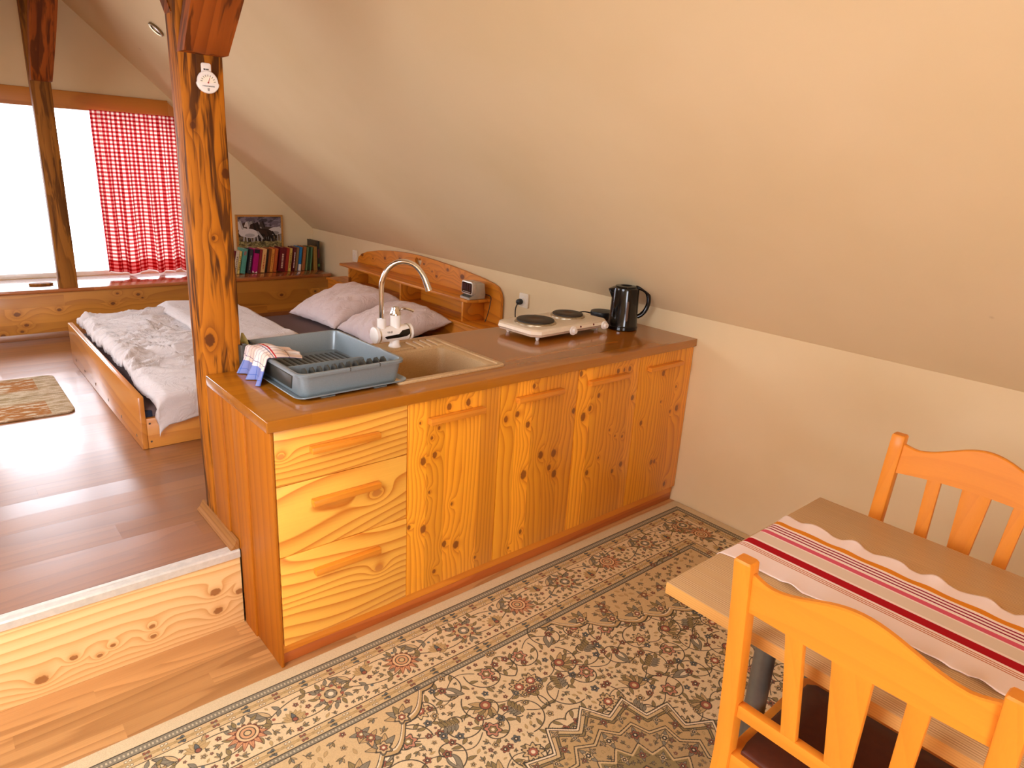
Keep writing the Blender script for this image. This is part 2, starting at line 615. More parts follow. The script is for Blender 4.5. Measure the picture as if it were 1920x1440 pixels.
M['beech'] = wood('lacquered_beech', srgb(228, 140, 40), srgb(202, 110, 24), 'z', K=3, lin=30, freq=4, line=0.25, fibre=0.16, rough=0.42, coat=0.08, spec=0.3, spread=5.0, bstr=0.05)
M['beech_y'] = wood('lacquered_beech_rail', srgb(228, 140, 40), srgb(202, 110, 24), 'y', K=3, lin=30, freq=4, line=0.25, fibre=0.16, rough=0.42, coat=0.08, spec=0.3, spread=5.0, bstr=0.05)
M['backboard'] = wood('knotty_backboard_pine', srgb(222, 140, 36), srgb(164, 84, 12), 'y', K=9, lin=16, freq=4, line=0.6, knots=((0.59, 1.046, 0.014), (0.609, 0.674, 0.012), (0.629, 0.445, 0.015), (0.641, -0.194, 0.011), (0.574, -0.057, 0.01), (0.618, -0.371, 0.017), (0.58, 0.867, 0.006), (0.641, 0.109, 0.008), (0.6, 0.001, 0.006)), kc=1, knotcol=srgb(70, 34, 12), rough=0.42, coat=0.12)
M['frame'] = wood('picture_frame_wood', srgb(196, 134, 60), srgb(150, 92, 36), 'x', K=3, lin=40, line=0.3)

# laminates
M['floor_low'] = wood('oak_strip_laminate', srgb(198, 146, 88), srgb(148, 98, 52), 'x', sw=0.068, across=1, K=8, lin=24, freq=7, line=0.7, tint=0.16, fibre=0.28, rough=0.30, coat=0.2, ends=0.75, bstr=0.04, spec=0.5)
M['floor_high'] = wood('brown_plank_laminate', srgb(150, 94, 46), srgb(104, 58, 24), 'x', sw=0.128, across=1, K=6, lin=16, freq=6, line=0.40, tint=0.10, fibre=0.3, rough=0.4, coat=1.0, coatr=0.25, tilt=0.07, ends=1.28, bstr=0.03, spec=0.8)
# (each plank lies at its own slight tilt)
# pinstriped table laminate
t = NT('pinstripe_table_laminate')
co = t.obj()
x, y, z = t.sep(co)
fx = t.m('FRACT', t.m('MULTIPLY', x, 150))
st = t.smooth(t.m('ABSOLUTE', t.m('SUBTRACT', fx, 0.5)), 0.1, 0.4)
nz = t.noise(t.comb(x, t.m('MULTIPLY', y, 0.04), z), 90, 3, 0.6)
c = t.mix(st, srgb(214, 178, 130), srgb(170, 128, 82))
c = t.mix(t.smooth(nz, 0.35, 0.7), c, srgb(196, 156, 106))
t.bsdf(c, 0.42, 0.1, 0, 0.4)
M['table'] = t.mat
M['table_edge'] = wood('table_edge_band', srgb(214, 158, 84), srgb(170, 112, 48), 'y', K=2, lin=260, line=0.5, rough=0.4)

M['metal_grey'] = plain('grey_painted_steel', srgb(112, 108, 98), 0.38, 0.6)
M['chrome'] = plain('chrome', (0.74, 0.74, 0.75, 1), 0.10, 1.0, var=0.02)
M['nosing'] = plain('champagne_aluminium', (0.72, 0.67, 0.56, 1), 0.45, 0.25)
M['steel'] = plain('dull_screw_steel', (0.20, 0.17, 0.14, 1), 0.4, 0.9)
M['white'] = plain('white_plastic', srgb(240, 232, 222), 0.28, 0, 0.2, var=0.02)
M['socket'] = plain('cream_socket_plastic', srgb(236, 224, 200), 0.3, 0, 0.2, var=0.02)
M['hob_white'] = plain('ivory_enamel', srgb(238, 222, 196), 0.25, 0, 0.4, var=0.03)
M['hob_ring'] = plain('worn_steel_ring', (0.62, 0.52, 0.36, 1), 0.3, 0.9, var=0.15, scale=60)
# cast iron plate with a rusty centre
t = NT('cast_iron_plate')
co = t.obj()
x, y, z = t.sep(co)
rr = t.m('SQRT', t.m('ADD', t.m('MULTIPLY', x, x), t.m('MULTIPLY', y, y)))
nn = t.noise(co, 25, 3, 0.6)
rust = t.m('MULTIPLY', t.smooth(t.m('ADD', rr, t.m('MULTIPLY', nn, 0.03)), 0.02, 0.075, 1.0, 0.0), 0.8)
t.bsdf(t.mix(rust, srgb(50, 40, 30), srgb(92, 60, 36)), 0.5, 0, 0.2, 0.5, bump=t.m('SINE', t.m('MULTIPLY', rr, 900)), bstr=0.1)
M['iron'] = t.mat
M['black_gloss'] = plain('glossy_black_plastic', srgb(14, 12, 11), 0.12, 0, 0.0, 0.45, var=0.05)
M['black'] = plain('black_rubber', srgb(20, 18, 16), 0.45, 0, 0, var=0.1)
M['smoked'] = plain('smoked_water_window', srgb(92, 66, 48), 0.2, 0, 0.5, var=0.05)
M['red_lamp'] = plain('red_pilot_lamp', srgb(110, 14, 10), 0.2, 0, 0.5)
M['rack'] = plain('grey_metallic_plastic', srgb(132, 143, 146), 0.33, 0.15, 0.15, var=0.05, scale=300)
M['rackdark'] = plain('dark_grey_plastic', srgb(70, 68, 60), 0.4, 0.1, 0.1)
# speckled composite of the sink
t = NT('beige_granite_composite')
co = t.obj()
n = t.noise(co, 420, 2, 0.6)
t.bsdf(t.mix(t.smooth(n, 0.42, 0.62), srgb(188, 154, 108), srgb(206, 172, 126)), 0.42, 0, 0, 0.4, bump=n, bstr=0.05)
M['sink'] = t.mat
M['sheet'] = plain('taupe_jersey_sheet', srgb(112, 92, 90), 0.85, spec=0.2, scale=300, bump=0.1)
M['mattress'] = plain('dark_blue_ticking', srgb(46, 50, 66), 0.8, spec=0.2)


def cloth(name, c1, c2, scale=300):
    t = NT(name)
    co = t.obj()
    n = t.noise(co, 6, 3)
    w0 = t.noise(co, scale, 1)
    cr = t.noise(co, 11, 3, 0.55, 1.2)
    w = t.m('ADD', t.m('MULTIPLY', w0, 0.03), t.m('MULTIPLY', t.m('ABSOLUTE', t.m('SUBTRACT', cr, 0.5)), 1.0))
    t.bsdf(t.mix(t.smooth(n, 0.3, 0.7), c1, c2), 0.85, 0, 0, 0.2, bump=w, bstr=0.45, bdist=0.03, **{'Sheen Weight': 0.15})
    return t.mat


M['duvet'] = cloth('white_duvet_cotton', srgb(216, 206, 202), srgb(210, 200, 196))
M['pillow'] = cloth('lilac_white_pillow_cotton', srgb(232, 216, 214), srgb(226, 208, 206))
M['leather'] = plain('dark_brown_leatherette', srgb(84, 36, 16), 0.5, 0, 0, 0.4, var=0.1, scale=60, bump=0.05)

# gingham curtain: UV in metres of cloth
t = NT('red_gingham_cotton')
u, v, _ = t.sep(t.uv())
ch = lambda q, p: t.m('LESS_THAN', t.m('FRACT', t.m('DIVIDE', q, p)), 0.5)
a = ch(u, 0.040)
b = ch(v, 0.030)
s = t.m('ADD', a, b)
c1 = t.mix(t.m('MULTIPLY', s, 0.5), srgb(250, 236, 226), srgb(176, 22, 34))
c1 = t.mix(t.m('GREATER_THAN', s, 1.5), t.mix(t.m('GREATER_THAN', s, 0.5), srgb(252, 240, 228), srgb(214, 96, 92)), srgb(158, 16, 26))
hem = t.m('LESS_THAN', v, 0.105)
c2 = t.mix(hem, c1, t.mix(1.0, c1, srgb(226, 130, 130), 'MULTIPLY'))
piping = t.m('LESS_THAN', v, 0.010)
c2 = t.mix(piping, c2, srgb(250, 240, 232))
df = t.n('ShaderNodeBsdfDiffuse')
tr = t.n('ShaderNodeBsdfTranslucent')
t.put(df.inputs[0], c2)
t.put(tr.inputs[0], c2)
mx = t.n('ShaderNodeMixShader')
mx.inputs[0].default_value = 0.30
t.t.links.new(df.outputs[0], mx.inputs[1])
t.t.links.new(tr.outputs[0], mx.inputs[2])
t.t.links.new(mx.outputs[0], t.out.inputs['Surface'])
M['gingham'] = t.mat

# window glass: clear pane that also mirrors a little
t = NT('clear_window_glass')
tr = t.n('ShaderNodeBsdfTransparent')
gl = t.n('ShaderNodeBsdfGlossy')
gl.inputs['Roughness'].default_value = 0.02
fr = t.n('ShaderNodeFresnel')
fr.inputs[0].default_value = 1.45
mx = t.n('ShaderNodeMixShader')
t.t.links.new(fr.outputs[0], mx.inputs[0])
t.t.links.new(tr.outputs[0], mx.inputs[1])
t.t.links.new(gl.outputs[0], mx.inputs[2])
t.t.links.new(mx.outputs[0], t.out.inputs['Surface'])
M['glass'] = t.mat

# table runner: stripes across its width (UV u: 0 wall side .. 1 room side)
t = NT('striped_runner_cotton')
u, v, _ = t.sep(t.uv())
CREAM = srgb(242, 220, 208)
col = CREAM
for a0, b0, cc in ((0.155, 0.215, srgb(222, 132, 28)), (0.245, 0.262, srgb(150, 18, 56)), (0.285, 0.302, srgb(150, 18, 56)),
                   (0.325, 0.342, srgb(150, 18, 56)), (0.375, 0.43, srgb(212, 88, 106)), (0.445, 0.575, srgb(222, 200, 176)),
                   (0.60, 0.69, srgb(172, 4, 22)), (0.715, 0.725, srgb(196, 110, 60)), (0.737, 0.747, srgb(196, 110, 60)), (0.759, 0.769, srgb(196, 110, 60))):
    msk = t.m('MULTIPLY', t.m('GREATER_THAN', u, a0), t.m('LESS_THAN', u, b0))
    col = t.mix(msk, col, cc)
rib = t.m('SINE', t.m('MULTIPLY', u, 900))
t.bsdf(col, 0.85, 0, 0, 0.2, bump=rib, bstr=0.08, bdist=0.001)
M['runner'] = t.mat

# checked tea towel (UV in metres)
t = NT('checked_tea_towel_cotton')
u, v, _ = t.sep(t.uv())
base = srgb(242, 232, 226)
lines = lambda q, p, w: t.m('LESS_THAN', t.m('FRACT', t.m('DIVIDE', q, p)), w)
peach = lines(v, 0.12, 0.5)
col = t.mix(t.m('MULTIPLY', peach, 0.6), base, srgb(240, 206, 180))
col = t.mix(t.m('MULTIPLY', lines(v, 0.026, 0.09), 0.85), col, srgb(86, 74, 108))
col = t.mix(t.m('MULTIPLY', lines(t.m('ADD', u, 0.012), 0.062, 0.045), 0.9), col, srgb(90, 76, 116))
red = t.m('LESS_THAN', t.m('ABSOLUTE', t.m('SUBTRACT', u, 0.105)), 0.0025)
col = t.mix(red, col, srgb(196, 40, 44))
blue = t.m('GREATER_THAN', u, 0.196)
col = t.mix(t.m('MULTIPLY', blue, 0.82), col, srgb(78, 112, 190))
bn = t.noise(t.obj(), 400, 1)
t.bsdf(col, 0.9, 0, 0, 0.15, bump=bn, bstr=0.15, bdist=0.001)
M['towel'] = t.mat


# ------------------------------------------------------------------ drawn patterns (computed here pixel by pixel)
class Canvas:
    def __init__(self, w, h, res, base):
        self.res = res
        self.nx, self.ny = int(round(w / res)), int(round(h / res))
        self.img = np.empty((self.ny, self.nx, 3), np.float32)
        self.img[:] = base

    def win(self, cx, cy, r):
        x0, x1 = max(0, int((cx - r) / self.res)), min(self.nx, int((cx + r) / self.res) + 2)
        y0, y1 = max(0, int((cy - r) / self.res)), min(self.ny, int((cy + r) / self.res) + 2)
        if x0 >= x1 or y0 >= y1:
            return None
        ys, xs = np.mgrid[y0:y1, x0:x1]
        return self.img[y0:y1, x0:x1], (xs + 0.5) * self.res - cx, (ys + 0.5) * self.res - cy

    def mask(self, sub, m, col, k=1.0):
        m = np.clip(m, 0, 1)[..., None] * k
        sub[:] = sub * (1 - m) + np.array(col, np.float32) * m

    def blob(self, cx, cy, r, col, n=0, amp=0.0, rot=0.0, ang=0.0, asp=1.0):
        w = self.win(cx, cy, r * (1 + amp) * max(asp, 1) + 0.004)
        if w is None:
            return
        s, dx, dy = w
        ca, sa = math.cos(ang), math.sin(ang)
        u, v = (dx * ca + dy * sa) / asp, -dx * sa + dy * ca
        rho = np.hypot(u, v)
        th = np.arctan2(v, u)
        R_ = r * (1 + amp * np.cos(n * th + rot)) if n else r
        self.mask(s, (R_ - rho) / self.res + 0.5, col)

    def leaf(self, cx, cy, ang, L, wd, col, edge, ew=0.0018, vein=True):
        w = self.win(cx, cy, L + 0.006)
        if w is None:
            return
        s, dx, dy = w
        ca, sa = math.cos(ang), math.sin(ang)
        u, v = dx * ca + dy * sa, -dx * sa + dy * ca
        q = np.clip(u / L, 0, 1)
        half = wd * np.sin(PI * q ** 0.75) * ((u > 0) & (u < L))
        f = half - np.abs(v)
        self.mask(s, (f + ew) / self.res * ((u > -ew) & (u < L)), edge)
        self.mask(s, f / self.res, col)
        if vein:
            self.mask(s, (ew * 0.5 - np.abs(v)) / self.res * (f > 0), edge, 0.7)

    def stroke(self, pts, wd, col):
        pts = np.array(pts, float)
        for a, b in zip(pts[:-1], pts[1:]):
            c = (a + b) / 2
            L = np.hypot(*(b - a)) / 2
            w = self.win(c[0], c[1], L + wd + 0.003)
            if w is None:
                continue
            s, dx, dy = w
            d = (b - a) / max(2 * L, 1e-9)
            u = np.clip(dx * d[0] + dy * d[1], -L, L)
            dist = np.hypot(dx - u * d[0], dy - u * d[1])
            self.mask(s, (wd - dist) / self.res + 0.5, col)


def to_image(name, arr):
    h, w = arr.shape[:2]
    im = bpy.data.images.new(name, w, h, alpha=False)
    px = np.ones((h, w, 4), np.float32)
    px[..., :3] = np.clip(arr, 0, 1)
    im.pixels.foreach_set(px.ravel())
    im.update()
    return im


def rgb(r, g, b):
    return np.array((r, g, b), np.float32) / 255


def rug_canvas():
    HX, HY = 1.56, 1.10            # half size; (0, 0) is the corner by the counter and the knee wall
    c = Canvas(HX, HY, 0.00125, rgb(212, 186, 142))
    INK, TAN, TAN2 = rgb(70, 62, 50), rgb(184, 152, 102), rgb(198, 168, 120)
    GREY, RED, CREAM, OLIVE, BLUE = rgb(132, 122, 100), rgb(148, 88, 66), rgb(222, 202, 164), rgb(138, 118, 76), rgb(98, 102, 98)
    ys, xs = np.mgrid[0:c.ny, 0:c.nx]
    X, Y = (xs + .5) * c.res, (ys + .5) * c.res
    d = np.minimum(X, Y)
    tl = np.where(Y < X, X, Y)
    rg = np.random.RandomState(3)

    def band(a, b, col):
        c.img[(d >= a) & (d < b)] = col
    band(0, 0.045, rgb(206, 184, 144))
    band(0.046, 0.050, INK)
    band(0.050, 0.074, GREY)
    band(0.074, 0.078, INK)
    band(0.078, 0.116, TAN2)
    band(0.116, 0.119, INK)
    band(0.283, 0.286, INK)
    band(0.286, 0.324, TAN2)
    band(0.324, 0.328, INK)
    band(0.328, 0.344, GREY)
    band(0.344, 0.348, INK)
    # dashes in the grey guards
    for a, b in ((0.057, 0.066), (0.333, 0.339)):
        m = (d > a) & (d < b) & ((tl / 0.011) % 1 < 0.45)
        c.img[m] = rgb(190, 172, 138)

    def fl(x, y, r, n, c1, c2, c3, rot=0.0):
        c.blob(x, y, r, INK, n, 0.18, rot)
        c.blob(x, y, r * 0.86, c1, n, 0.20, rot)
        c.blob(x, y, r * 0.55, INK, n, 0.12, rot)
        c.blob(x, y, r * 0.45, c2, n, 0.12, rot)
        c.blob(x, y, r * 0.22, c3)

    def rosette_a(x, y, ang):
        for k in range(10):
            c.leaf(x, y, ang + k * 2 * PI / 10, 0.056, 0.013, GREY if k % 2 else TAN, INK, 0.002)
        c.blob(x, y, 0.036, INK, 8, 0.12)
        c.blob(x, y, 0.033, TAN2, 8, 0.12)
        for k in range(8):
            a = ang + k * PI / 4
            c.blob(x + 0.036 * math.cos(a), y + 0.036 * math.sin(a), 0.006, RED)
        c.blob(x, y, 0.021, INK)
        c.blob(x, y, 0.018, GREY, 6, 0.1)
        c.blob(x, y, 0.009, CREAM)

    def rosette_b(x, y, ang):
        for k in range(9):
            a = ang + (k - 4) * 0.42
            c.leaf(x, y, a, 0.070 - 0.003 * abs(k - 4), 0.009, rgb(196, 140, 96), RED * 0.75, 0.002)
        for k in range(5):
            c.leaf(x, y, ang + PI + (k - 2) * 0.5, 0.045, 0.010, TAN, INK, 0.0018)
        c.blob(x, y, 0.036, RED * 0.7, 12, 0.06)
        c.blob(x, y, 0.032, rgb(214, 176, 128))
        c.blob(x, y, 0.024, INK)
        c.blob(x, y, 0.021, rgb(200, 150, 104))
        c.blob(x, y, 0.012, INK)
        c.blob(x, y, 0.009, TAN2)

    def fill(xa, xb, ya, yb, ok, n, small=0.010):
        base = c.img
        for _ in range(n):
            x, y = rg.uniform(xa, xb), rg.uniform(ya, yb)
            if not ok(x, y):
                continue
            w = c.win(x, y, small * 1.25)
            if w is None or w[0].std(axis=(0, 1)).max() > 0.006:
                continue
            q = rg.randint(6)
            a = rg.rand() * 6.28
            if q < 3:
                for j in range(3):
                    c.leaf(x - small * math.cos(a), y - small * math.sin(a), a + (j - 1) * 0.7, small * (2.1 - 0.3 * abs(j - 1)), small * 0.32, (GREY, OLIVE, TAN)[(q + j) % 3], INK, 0.0014)
                c.stroke([(x - small * math.cos(a), y - small * math.sin(a)), (x - 1.9 * small * math.cos(a + .3), y - 1.9 * small * math.sin(a + .3))], 0.0012, INK)
            elif q < 5:
                fl(x, y, small * 0.85, 5, (TAN, RED)[q % 2], INK, CREAM, a)
            else:
                c.leaf(x - small * math.cos(a), y - small * math.sin(a), a, small * 2.2, small * 0.45, TAN, OLIVE, 0.0014)

    def border(L, put):
        """L: half length; put(s, e) -> canvas x, y, local angle offset. s runs from the middle towards the corner."""
        sp = 0.2675
        n = int((L - 0.19) / sp) + 1
        S = np.linspace(0, L - 0.19, 220)
        for ph in (0, PI):
            pts = [put(s, 0.19 + 0.050 * math.sin(PI * s / sp + ph + 0.6)) for s in S]
            c.stroke([p[:2] for p in pts], 0.0016, INK)
        for k in range(n * 6):
            s = (k + 0.5) * sp / 6
            if s > L - 0.20:
                break
            e = 0.19 + 0.050 * math.sin(PI * s / sp + 0.6 + (PI if k % 2 else 0))
            x, y, a0 = put(s, e)
            for q in (-1, 1):
                c.leaf(x, y, a0 + q * 1.0 + (k % 3) * 0.5, 0.030, 0.0065, (GREY, OLIVE, TAN)[k % 3], INK, 0.0016)
            c.blob(x + 0.014, y + 0.012 * (1 if k % 2 else -1), 0.0055, RED if k % 3 else BLUE)
        for k in range(n + 1):
            s = k * sp
            if s > L - 0.16:
                break
            x, y, a0 = put(s, 0.19)
            for q in range(12):
                aa = q * PI / 6
                c.leaf(x + 0.045 * math.cos(aa), y + 0.045 * math.sin(aa), aa + 0.5, 0.030, 0.006, (OLIVE, GREY)[q % 2], INK, 0.0015)
            (rosette_a if k % 2 == 0 else rosette_b)(x, y, a0 - PI / 2 + 0.5)
            s2 = s + sp / 2
            if s2 < L - 0.2:
                x, y, a0 = put(s2, 0.195 + 0.028 * (-1) ** k)
                for q in range(7):
                    c.leaf(x, y, a0 + PI / 2 + (q - 3) * 0.42, 0.040, 0.0085, TAN, OLIVE, 0.0016)
                c.leaf(x, y, a0 + PI / 2, 0.030, 0.006, BLUE, INK, 0.002)
                c.blob(x, y, 0.010, INK)
                c.blob(x, y, 0.007, RED)
                # curled leaf
                x, y, a0 = put(s2 + 0.055, 0.17)
                c.leaf(x, y, a0 + 0.7, 0.075, 0.013, GREY, INK, 0.0026)
                c.leaf(x, y, a0 + 0.95, 0.05, 0.007, TAN2, INK, 0.0016)
        # small flowers of the two tan guards
        for e in (0.097, 0.305):
            s, k = 0.02, 0
            while s < L - e:
                x, y, a0 = put(s, e)
                if k % 4 == 0:
                    fl(x, y, 0.014, 5, BLUE, INK, TAN2)
                elif k % 4 == 2:
                    fl(x, y, 0.014, 6, RED, GREY, CREAM)
                else:
                    for q in range(6):
                        a = q * PI / 3
                        c.blob(x + 0.011 * math.cos(a), y + 0.011 * math.sin(a), 0.0045, INK)
                        c.blob(x + 0.011 * math.cos(a), y + 0.011 * math.sin(a), 0.0034, CREAM)
                for q in (-1, 1):
                    c.leaf(x + 0.0, y, a0 + (0 if q > 0 else PI), 0.034, 0.005, TAN, OLIVE, 0.0012)
                s += 0.047
                k += 1
    border(HX, lambda s, e: (HX - s, e, PI))
    border(HY, lambda s, e: (e, HY - s, -PI / 2))
    rosette_a(0.19, 0.19, 0.8)
    inb = lambda x, y: 0.130 < min(x, y) < 0.272
    fill(0.12, 1.56, 0.12, 0.28, inb, 5000, 0.010)
    fill(0.12, 0.28, 0.12, 1.10, inb, 3500, 0.010)
    fill(0.12, 1.56, 0.12, 0.28, inb, 4000, 0.006)

    # field: scrolling vines
    fieldm = d > 0.348

    def spiral(x, y, r0, a0, turns, sgn):
        pts = []
        for k in range(40):
            q = k / 39
            a = a0 + sgn * turns * 2 * PI * q
            r = r0 * (1 - 0.85 * q)
            pts.append((x + r * math.cos(a), y + r * math.sin(a)))
        c.stroke(pts, 0.0018, INK)
        for k in range(3, 38, 6):
            p, p2 = pts[k], pts[k + 1]
            a = math.atan2(p2[1] - p[1], p2[0] - p[0])
            c.leaf(p[0], p[1], a + sgn * 1.0 * (-1) ** (k // 6), 0.026 + 0.01 * rg.rand(), 0.006, (OLIVE, GREY, TAN)[k % 3], INK, 0.0016)
        return pts
    cent = []
    for j in range(7):
        for i in range(10):
            x = 0.41 + 0.132 * i + (0.066 if j % 2 else 0) + rg.uniform(-.022, .022)
            y = 0.41 + 0.112 * j + rg.uniform(-.022, .022)
            cent.append((x, y, i + j * 3))
    for (x, y, k) in cent:
        spiral(x, y, 0.070 + 0.020 * rg.rand(), rg.rand() * 6.28, 0.95, 1 if k % 2 else -1)
    for (x, y, k) in cent:
        # link to the right neighbour
        c.stroke([(x + 0.02 + 0.112 * q_ / 10, y + 0.028 * (-1) ** k * math.sin(PI * q_ / 10)) for q_ in range(11)], 0.0014, INK)
        q = k % 5
        a = rg.rand() * 6.28
        if q == 0:
            for n_ in range(7):
                c.leaf(x, y, a + (n_ - 3) * 0.40, 0.056, 0.010, (TAN, OLIVE)[n_ % 2], INK, 0.0019)
            c.blob(x, y, 0.020, INK)
            c.blob(x, y, 0.017, RED)
            c.blob(x, y, 0.008, TAN2)
        elif q == 1:
            fl(x, y, 0.032, 9, TAN2, RED * 1.1, CREAM, a)
        elif q == 2:
            c.leaf(x, y, a, 0.075, 0.018, GREY, INK, 0.0022)
            c.leaf(x, y, a + 0.1, 0.05, 0.008, CREAM, INK, 0.0016)
            fl(x, y, 0.014, 5, RED, INK, TAN)
        elif q == 3:
            fl(x, y, 0.026, 6, rgb(186, 128, 98), OLIVE, CREAM, a)
        else:
            for n_ in range(9):
                c.leaf(x + 0.006 * n_ * math.cos(a), y + 0.006 * n_ * math.sin(a), a + 1.1 * (-1) ** n_, 0.030, 0.006, (OLIVE, GREY)[n_ % 2], INK, 0.0016)
        for n_ in range(3):
            aa, rr = rg.rand() * 6.28, 0.05 + 0.045 * rg.rand()
            fl(x + rr * math.cos(aa), y + rr * math.sin(aa), 0.010 + 0.004 * rg.rand(), 5, (RED, BLUE, TAN)[n_], INK, CREAM)

    fill(0.36, 1.55, 0.36, 1.09, lambda x, y: True, 9000, 0.009)
    fill(0.36, 1.55, 0.36, 1.09, lambda x, y: True, 5000, 0.0055)
    # spandrel in the corner of the field
    px = [0.345, 0.42, 0.55, 0.74, 0.98, 1.075, 1.19, 1.30, 1.35]
    py = [0.90, 0.82, 0.72, 0.62, 0.54, 0.505, 0.42, 0.345, 0.30]
    bb = np.interp(X, px, py) + 0.030 * np.abs(np.sin(PI * X / 0.115)) - 0.012
    f = bb - Y
    zone = (d > 0.348) & (X < 1.33)
    c.img[zone & (f > -0.006)] = INK
    c.img[zone & (f > 0)] = TAN
    c.img[zone & (f > 0.012)] = CREAM
    c.img[zone & (f > 0.018)] = INK
    c.img[zone & (f > 0.021)] = TAN2
    for k in range(9):
        x = 0.42 + 0.105 * k
        y = float(np.interp(x, px, py)) - 0.035
        if y > 0.36:
            fl(x, y, 0.026, 6, CREAM, RED, CREAM)
            for q in range(5):
                c.leaf(x, y + 0.0, -PI / 2 + (q - 2) * 0.6, 0.055, 0.011, (TAN, GREY, OLIVE)[q % 3], INK, 0.0019, True)
            fl(x, y, 0.022, 6, TAN2, RED, CREAM)
    for k in range(26):
        x, y = 0.37 + rg.rand() * 0.8, 0.37 + rg.rand() * 0.4
        if y < float(np.interp(x, px, py)) - 0.09:
            for q in range(5):
                c.leaf(x, y, q * 1.256 + k, 0.036, 0.008, (TAN, GREY, rgb(206, 160, 110))[q % 3], INK, 0.0018)
            fl(x, y, 0.015, 6, RED, TAN, CREAM)
    fill(0.36, 1.30, 0.36, 0.88, lambda x, y: y < float(np.interp(x, px, py)) - 0.03, 5000, 0.011)
    # medallion in the middle
    dx, dy = HX - X, HY - Y
    rho = np.hypot(dx, dy)
    th = np.arctan2(dy, dx)
    tri = np.abs((th * 16 / (2 * PI)) % 1 - 0.5) * 2
    star = 0.62 * tri + 0.38 * np.abs(np.cos(8 * th))
    for R0, am, col in ((0.392, 0.17, INK), (0.386, 0.17, CREAM), (0.377, 0.17, INK), (0.373, 0.17, TAN2), (0.355, 0.16, INK), (0.351, 0.16, OLIVE), (0.342, 0.16, INK), (0.338, 0.16, TAN), (0.285, 0.12, INK), (0.281, 0.12, TAN2),
                        (0.272, 0.12, INK), (0.268, 0.12, rgb(176, 146, 100)), (0.205, 0.18, INK), (0.200, 0.18, TAN2), (0.190, 0.18, OLIVE), (0.120, 0.1, INK), (0.115, 0.1, rgb(186, 132, 92)), (0.07, 0, INK), (0.066, 0, CREAM)):
        c.img[rho < R0 * (1 - am * star)] = col
    for ring, nn_, rr in ((0.352, 16, 0.010), (0.300, 32, 0.013), (0.232, 16, 0.020), (0.232, 32, 0.008), (0.155, 16, 0.014), (0.09, 10, 0.012)):
        for k in range(nn_):
            a = 2 * PI * (k + 0.5) / nn_
            x, y = HX - ring * math.cos(a), HY - ring * math.sin(a)
            if x < HX + 0.05 and y < HY + 0.05:
                for q in range(4):
                    c.leaf(x, y, a + q * PI / 2, rr * 1.7, rr * 0.35, (GREY, OLIVE)[q % 2], INK, 0.0016)
                fl(x, y, rr * 0.8, 6, (RED, TAN2)[k % 2], INK, CREAM)
    fill(1.2, 1.56, 0.72, 1.10, lambda x, y: True, 4000, 0.007)
    # woven mottling of the wool
    k = rg.rand(c.ny, c.nx, 1).astype(np.float32)
    c.img *= 0.93 + 0.12 * k
    q = c.img
    half = np.concatenate([q, q[:, ::-1]], axis=1)
    return np.concatenate([half, half[::-1]], axis=0)


def horse_canvas():
    c = Canvas(0.40, 0.31, 0.0010, rgb(96, 78, 58))
    rg = np.random.RandomState(5)
    ys = np.linspace(0, 1, c.ny)[:, None, None]
    c.img[:] = rgb(150, 128, 84) * (1 - ys) + rgb(86, 74, 72) * ys
    for k in range(500):
        x, y = rg.rand() * 0.4, rg.rand() * 0.31
        g = rg.rand()
        col = (rgb(132, 118, 64) if y < 0.08 else (rgb(104, 84, 60) if y < 0.2 else rgb(110, 98, 104))) * (0.6 + 0.7 * g)
        c.blob(x, y, 0.006 + 0.012 * rg.rand(), col, asp=2.2, ang=rg.rand() * 0.6)

    def horse(x, y, s, col, sh, flip=1):
        body = np.array(col)
        dk = body * sh
        for lx, a in ((-0.045, -0.25), (-0.025, 0.1), (0.035, -0.1), (0.055, 0.3)):
            c.stroke([(x + flip * lx * s, y - 0.01 * s), (x + flip * (lx + 0.03 * a) * s, y - 0.06 * s), (x + flip * (lx - 0.02 * a) * s, y - 0.11 * s)], 0.006 * s, dk)
        c.blob(x, y + 0.012 * s, 0.036 * s, body, asp=1.9, ang=flip * -0.1)
        c.blob(x - flip * 0.045 * s, y + 0.02 * s, 0.034 * s, body, asp=1.2)
        c.stroke([(x - flip * 0.055 * s, y + 0.02 * s), (x - flip * 0.085 * s, y + 0.085 * s)], 0.020 * s, body)
        c.stroke([(x - flip * 0.085 * s, y + 0.09 * s), (x - flip * 0.105 * s, y + 0.060 * s)], 0.011 * s, body)
        c.stroke([(x - flip * 0.055 * s, y + 0.05 * s), (x - flip * 0.072 * s, y + 0.105 * s)], 0.008 * s, dk)
        c.stroke([(x + flip * 0.065 * s, y + 0.02 * s), (x + flip * 0.10 * s, y - 0.03 * s)], 0.008 * s, dk)
        c.blob(x, y - 0.004 * s, 0.015 * s, dk, asp=2.6)
    Wt, Dk = rgb(214, 204, 196), rgb(50, 36, 28)
    horse(0.13, 0.165, 0.85, rgb(66, 46, 34), 0.6)
    horse(0.16, 0.17, 0.9, rgb(196, 184, 176), 0.75)
    horse(0.20, 0.175, 0.9, rgb(150, 140, 132), 0.7)
    horse(0.29, 0.175, 0.85, rgb(70, 58, 50), 0.6)
    horse(0.34, 0.165, 1.0, rgb(204, 194, 186), 0.7, -1)
    horse(0.25, 0.15, 1.0, Dk, 0.7)
    horse(0.21, 0.145, 0.95, rgb(60, 42, 32), 0.6)
    horse(0.105, 0.145, 1.15, Wt, 0.8)
    for k in range(260):
        x, y = rg.rand() * 0.4, 0.03 + rg.rand() * 0.05
        c.blob(x, y, 0.004 + 0.006 * rg.rand(), rgb(146, 128, 82) * (0.55 + 0.7 * rg.rand()), asp=1.8)
    c.img *= 0.9 + 0.2 * rg.rand(c.ny, c.nx, 1)
    return c.img


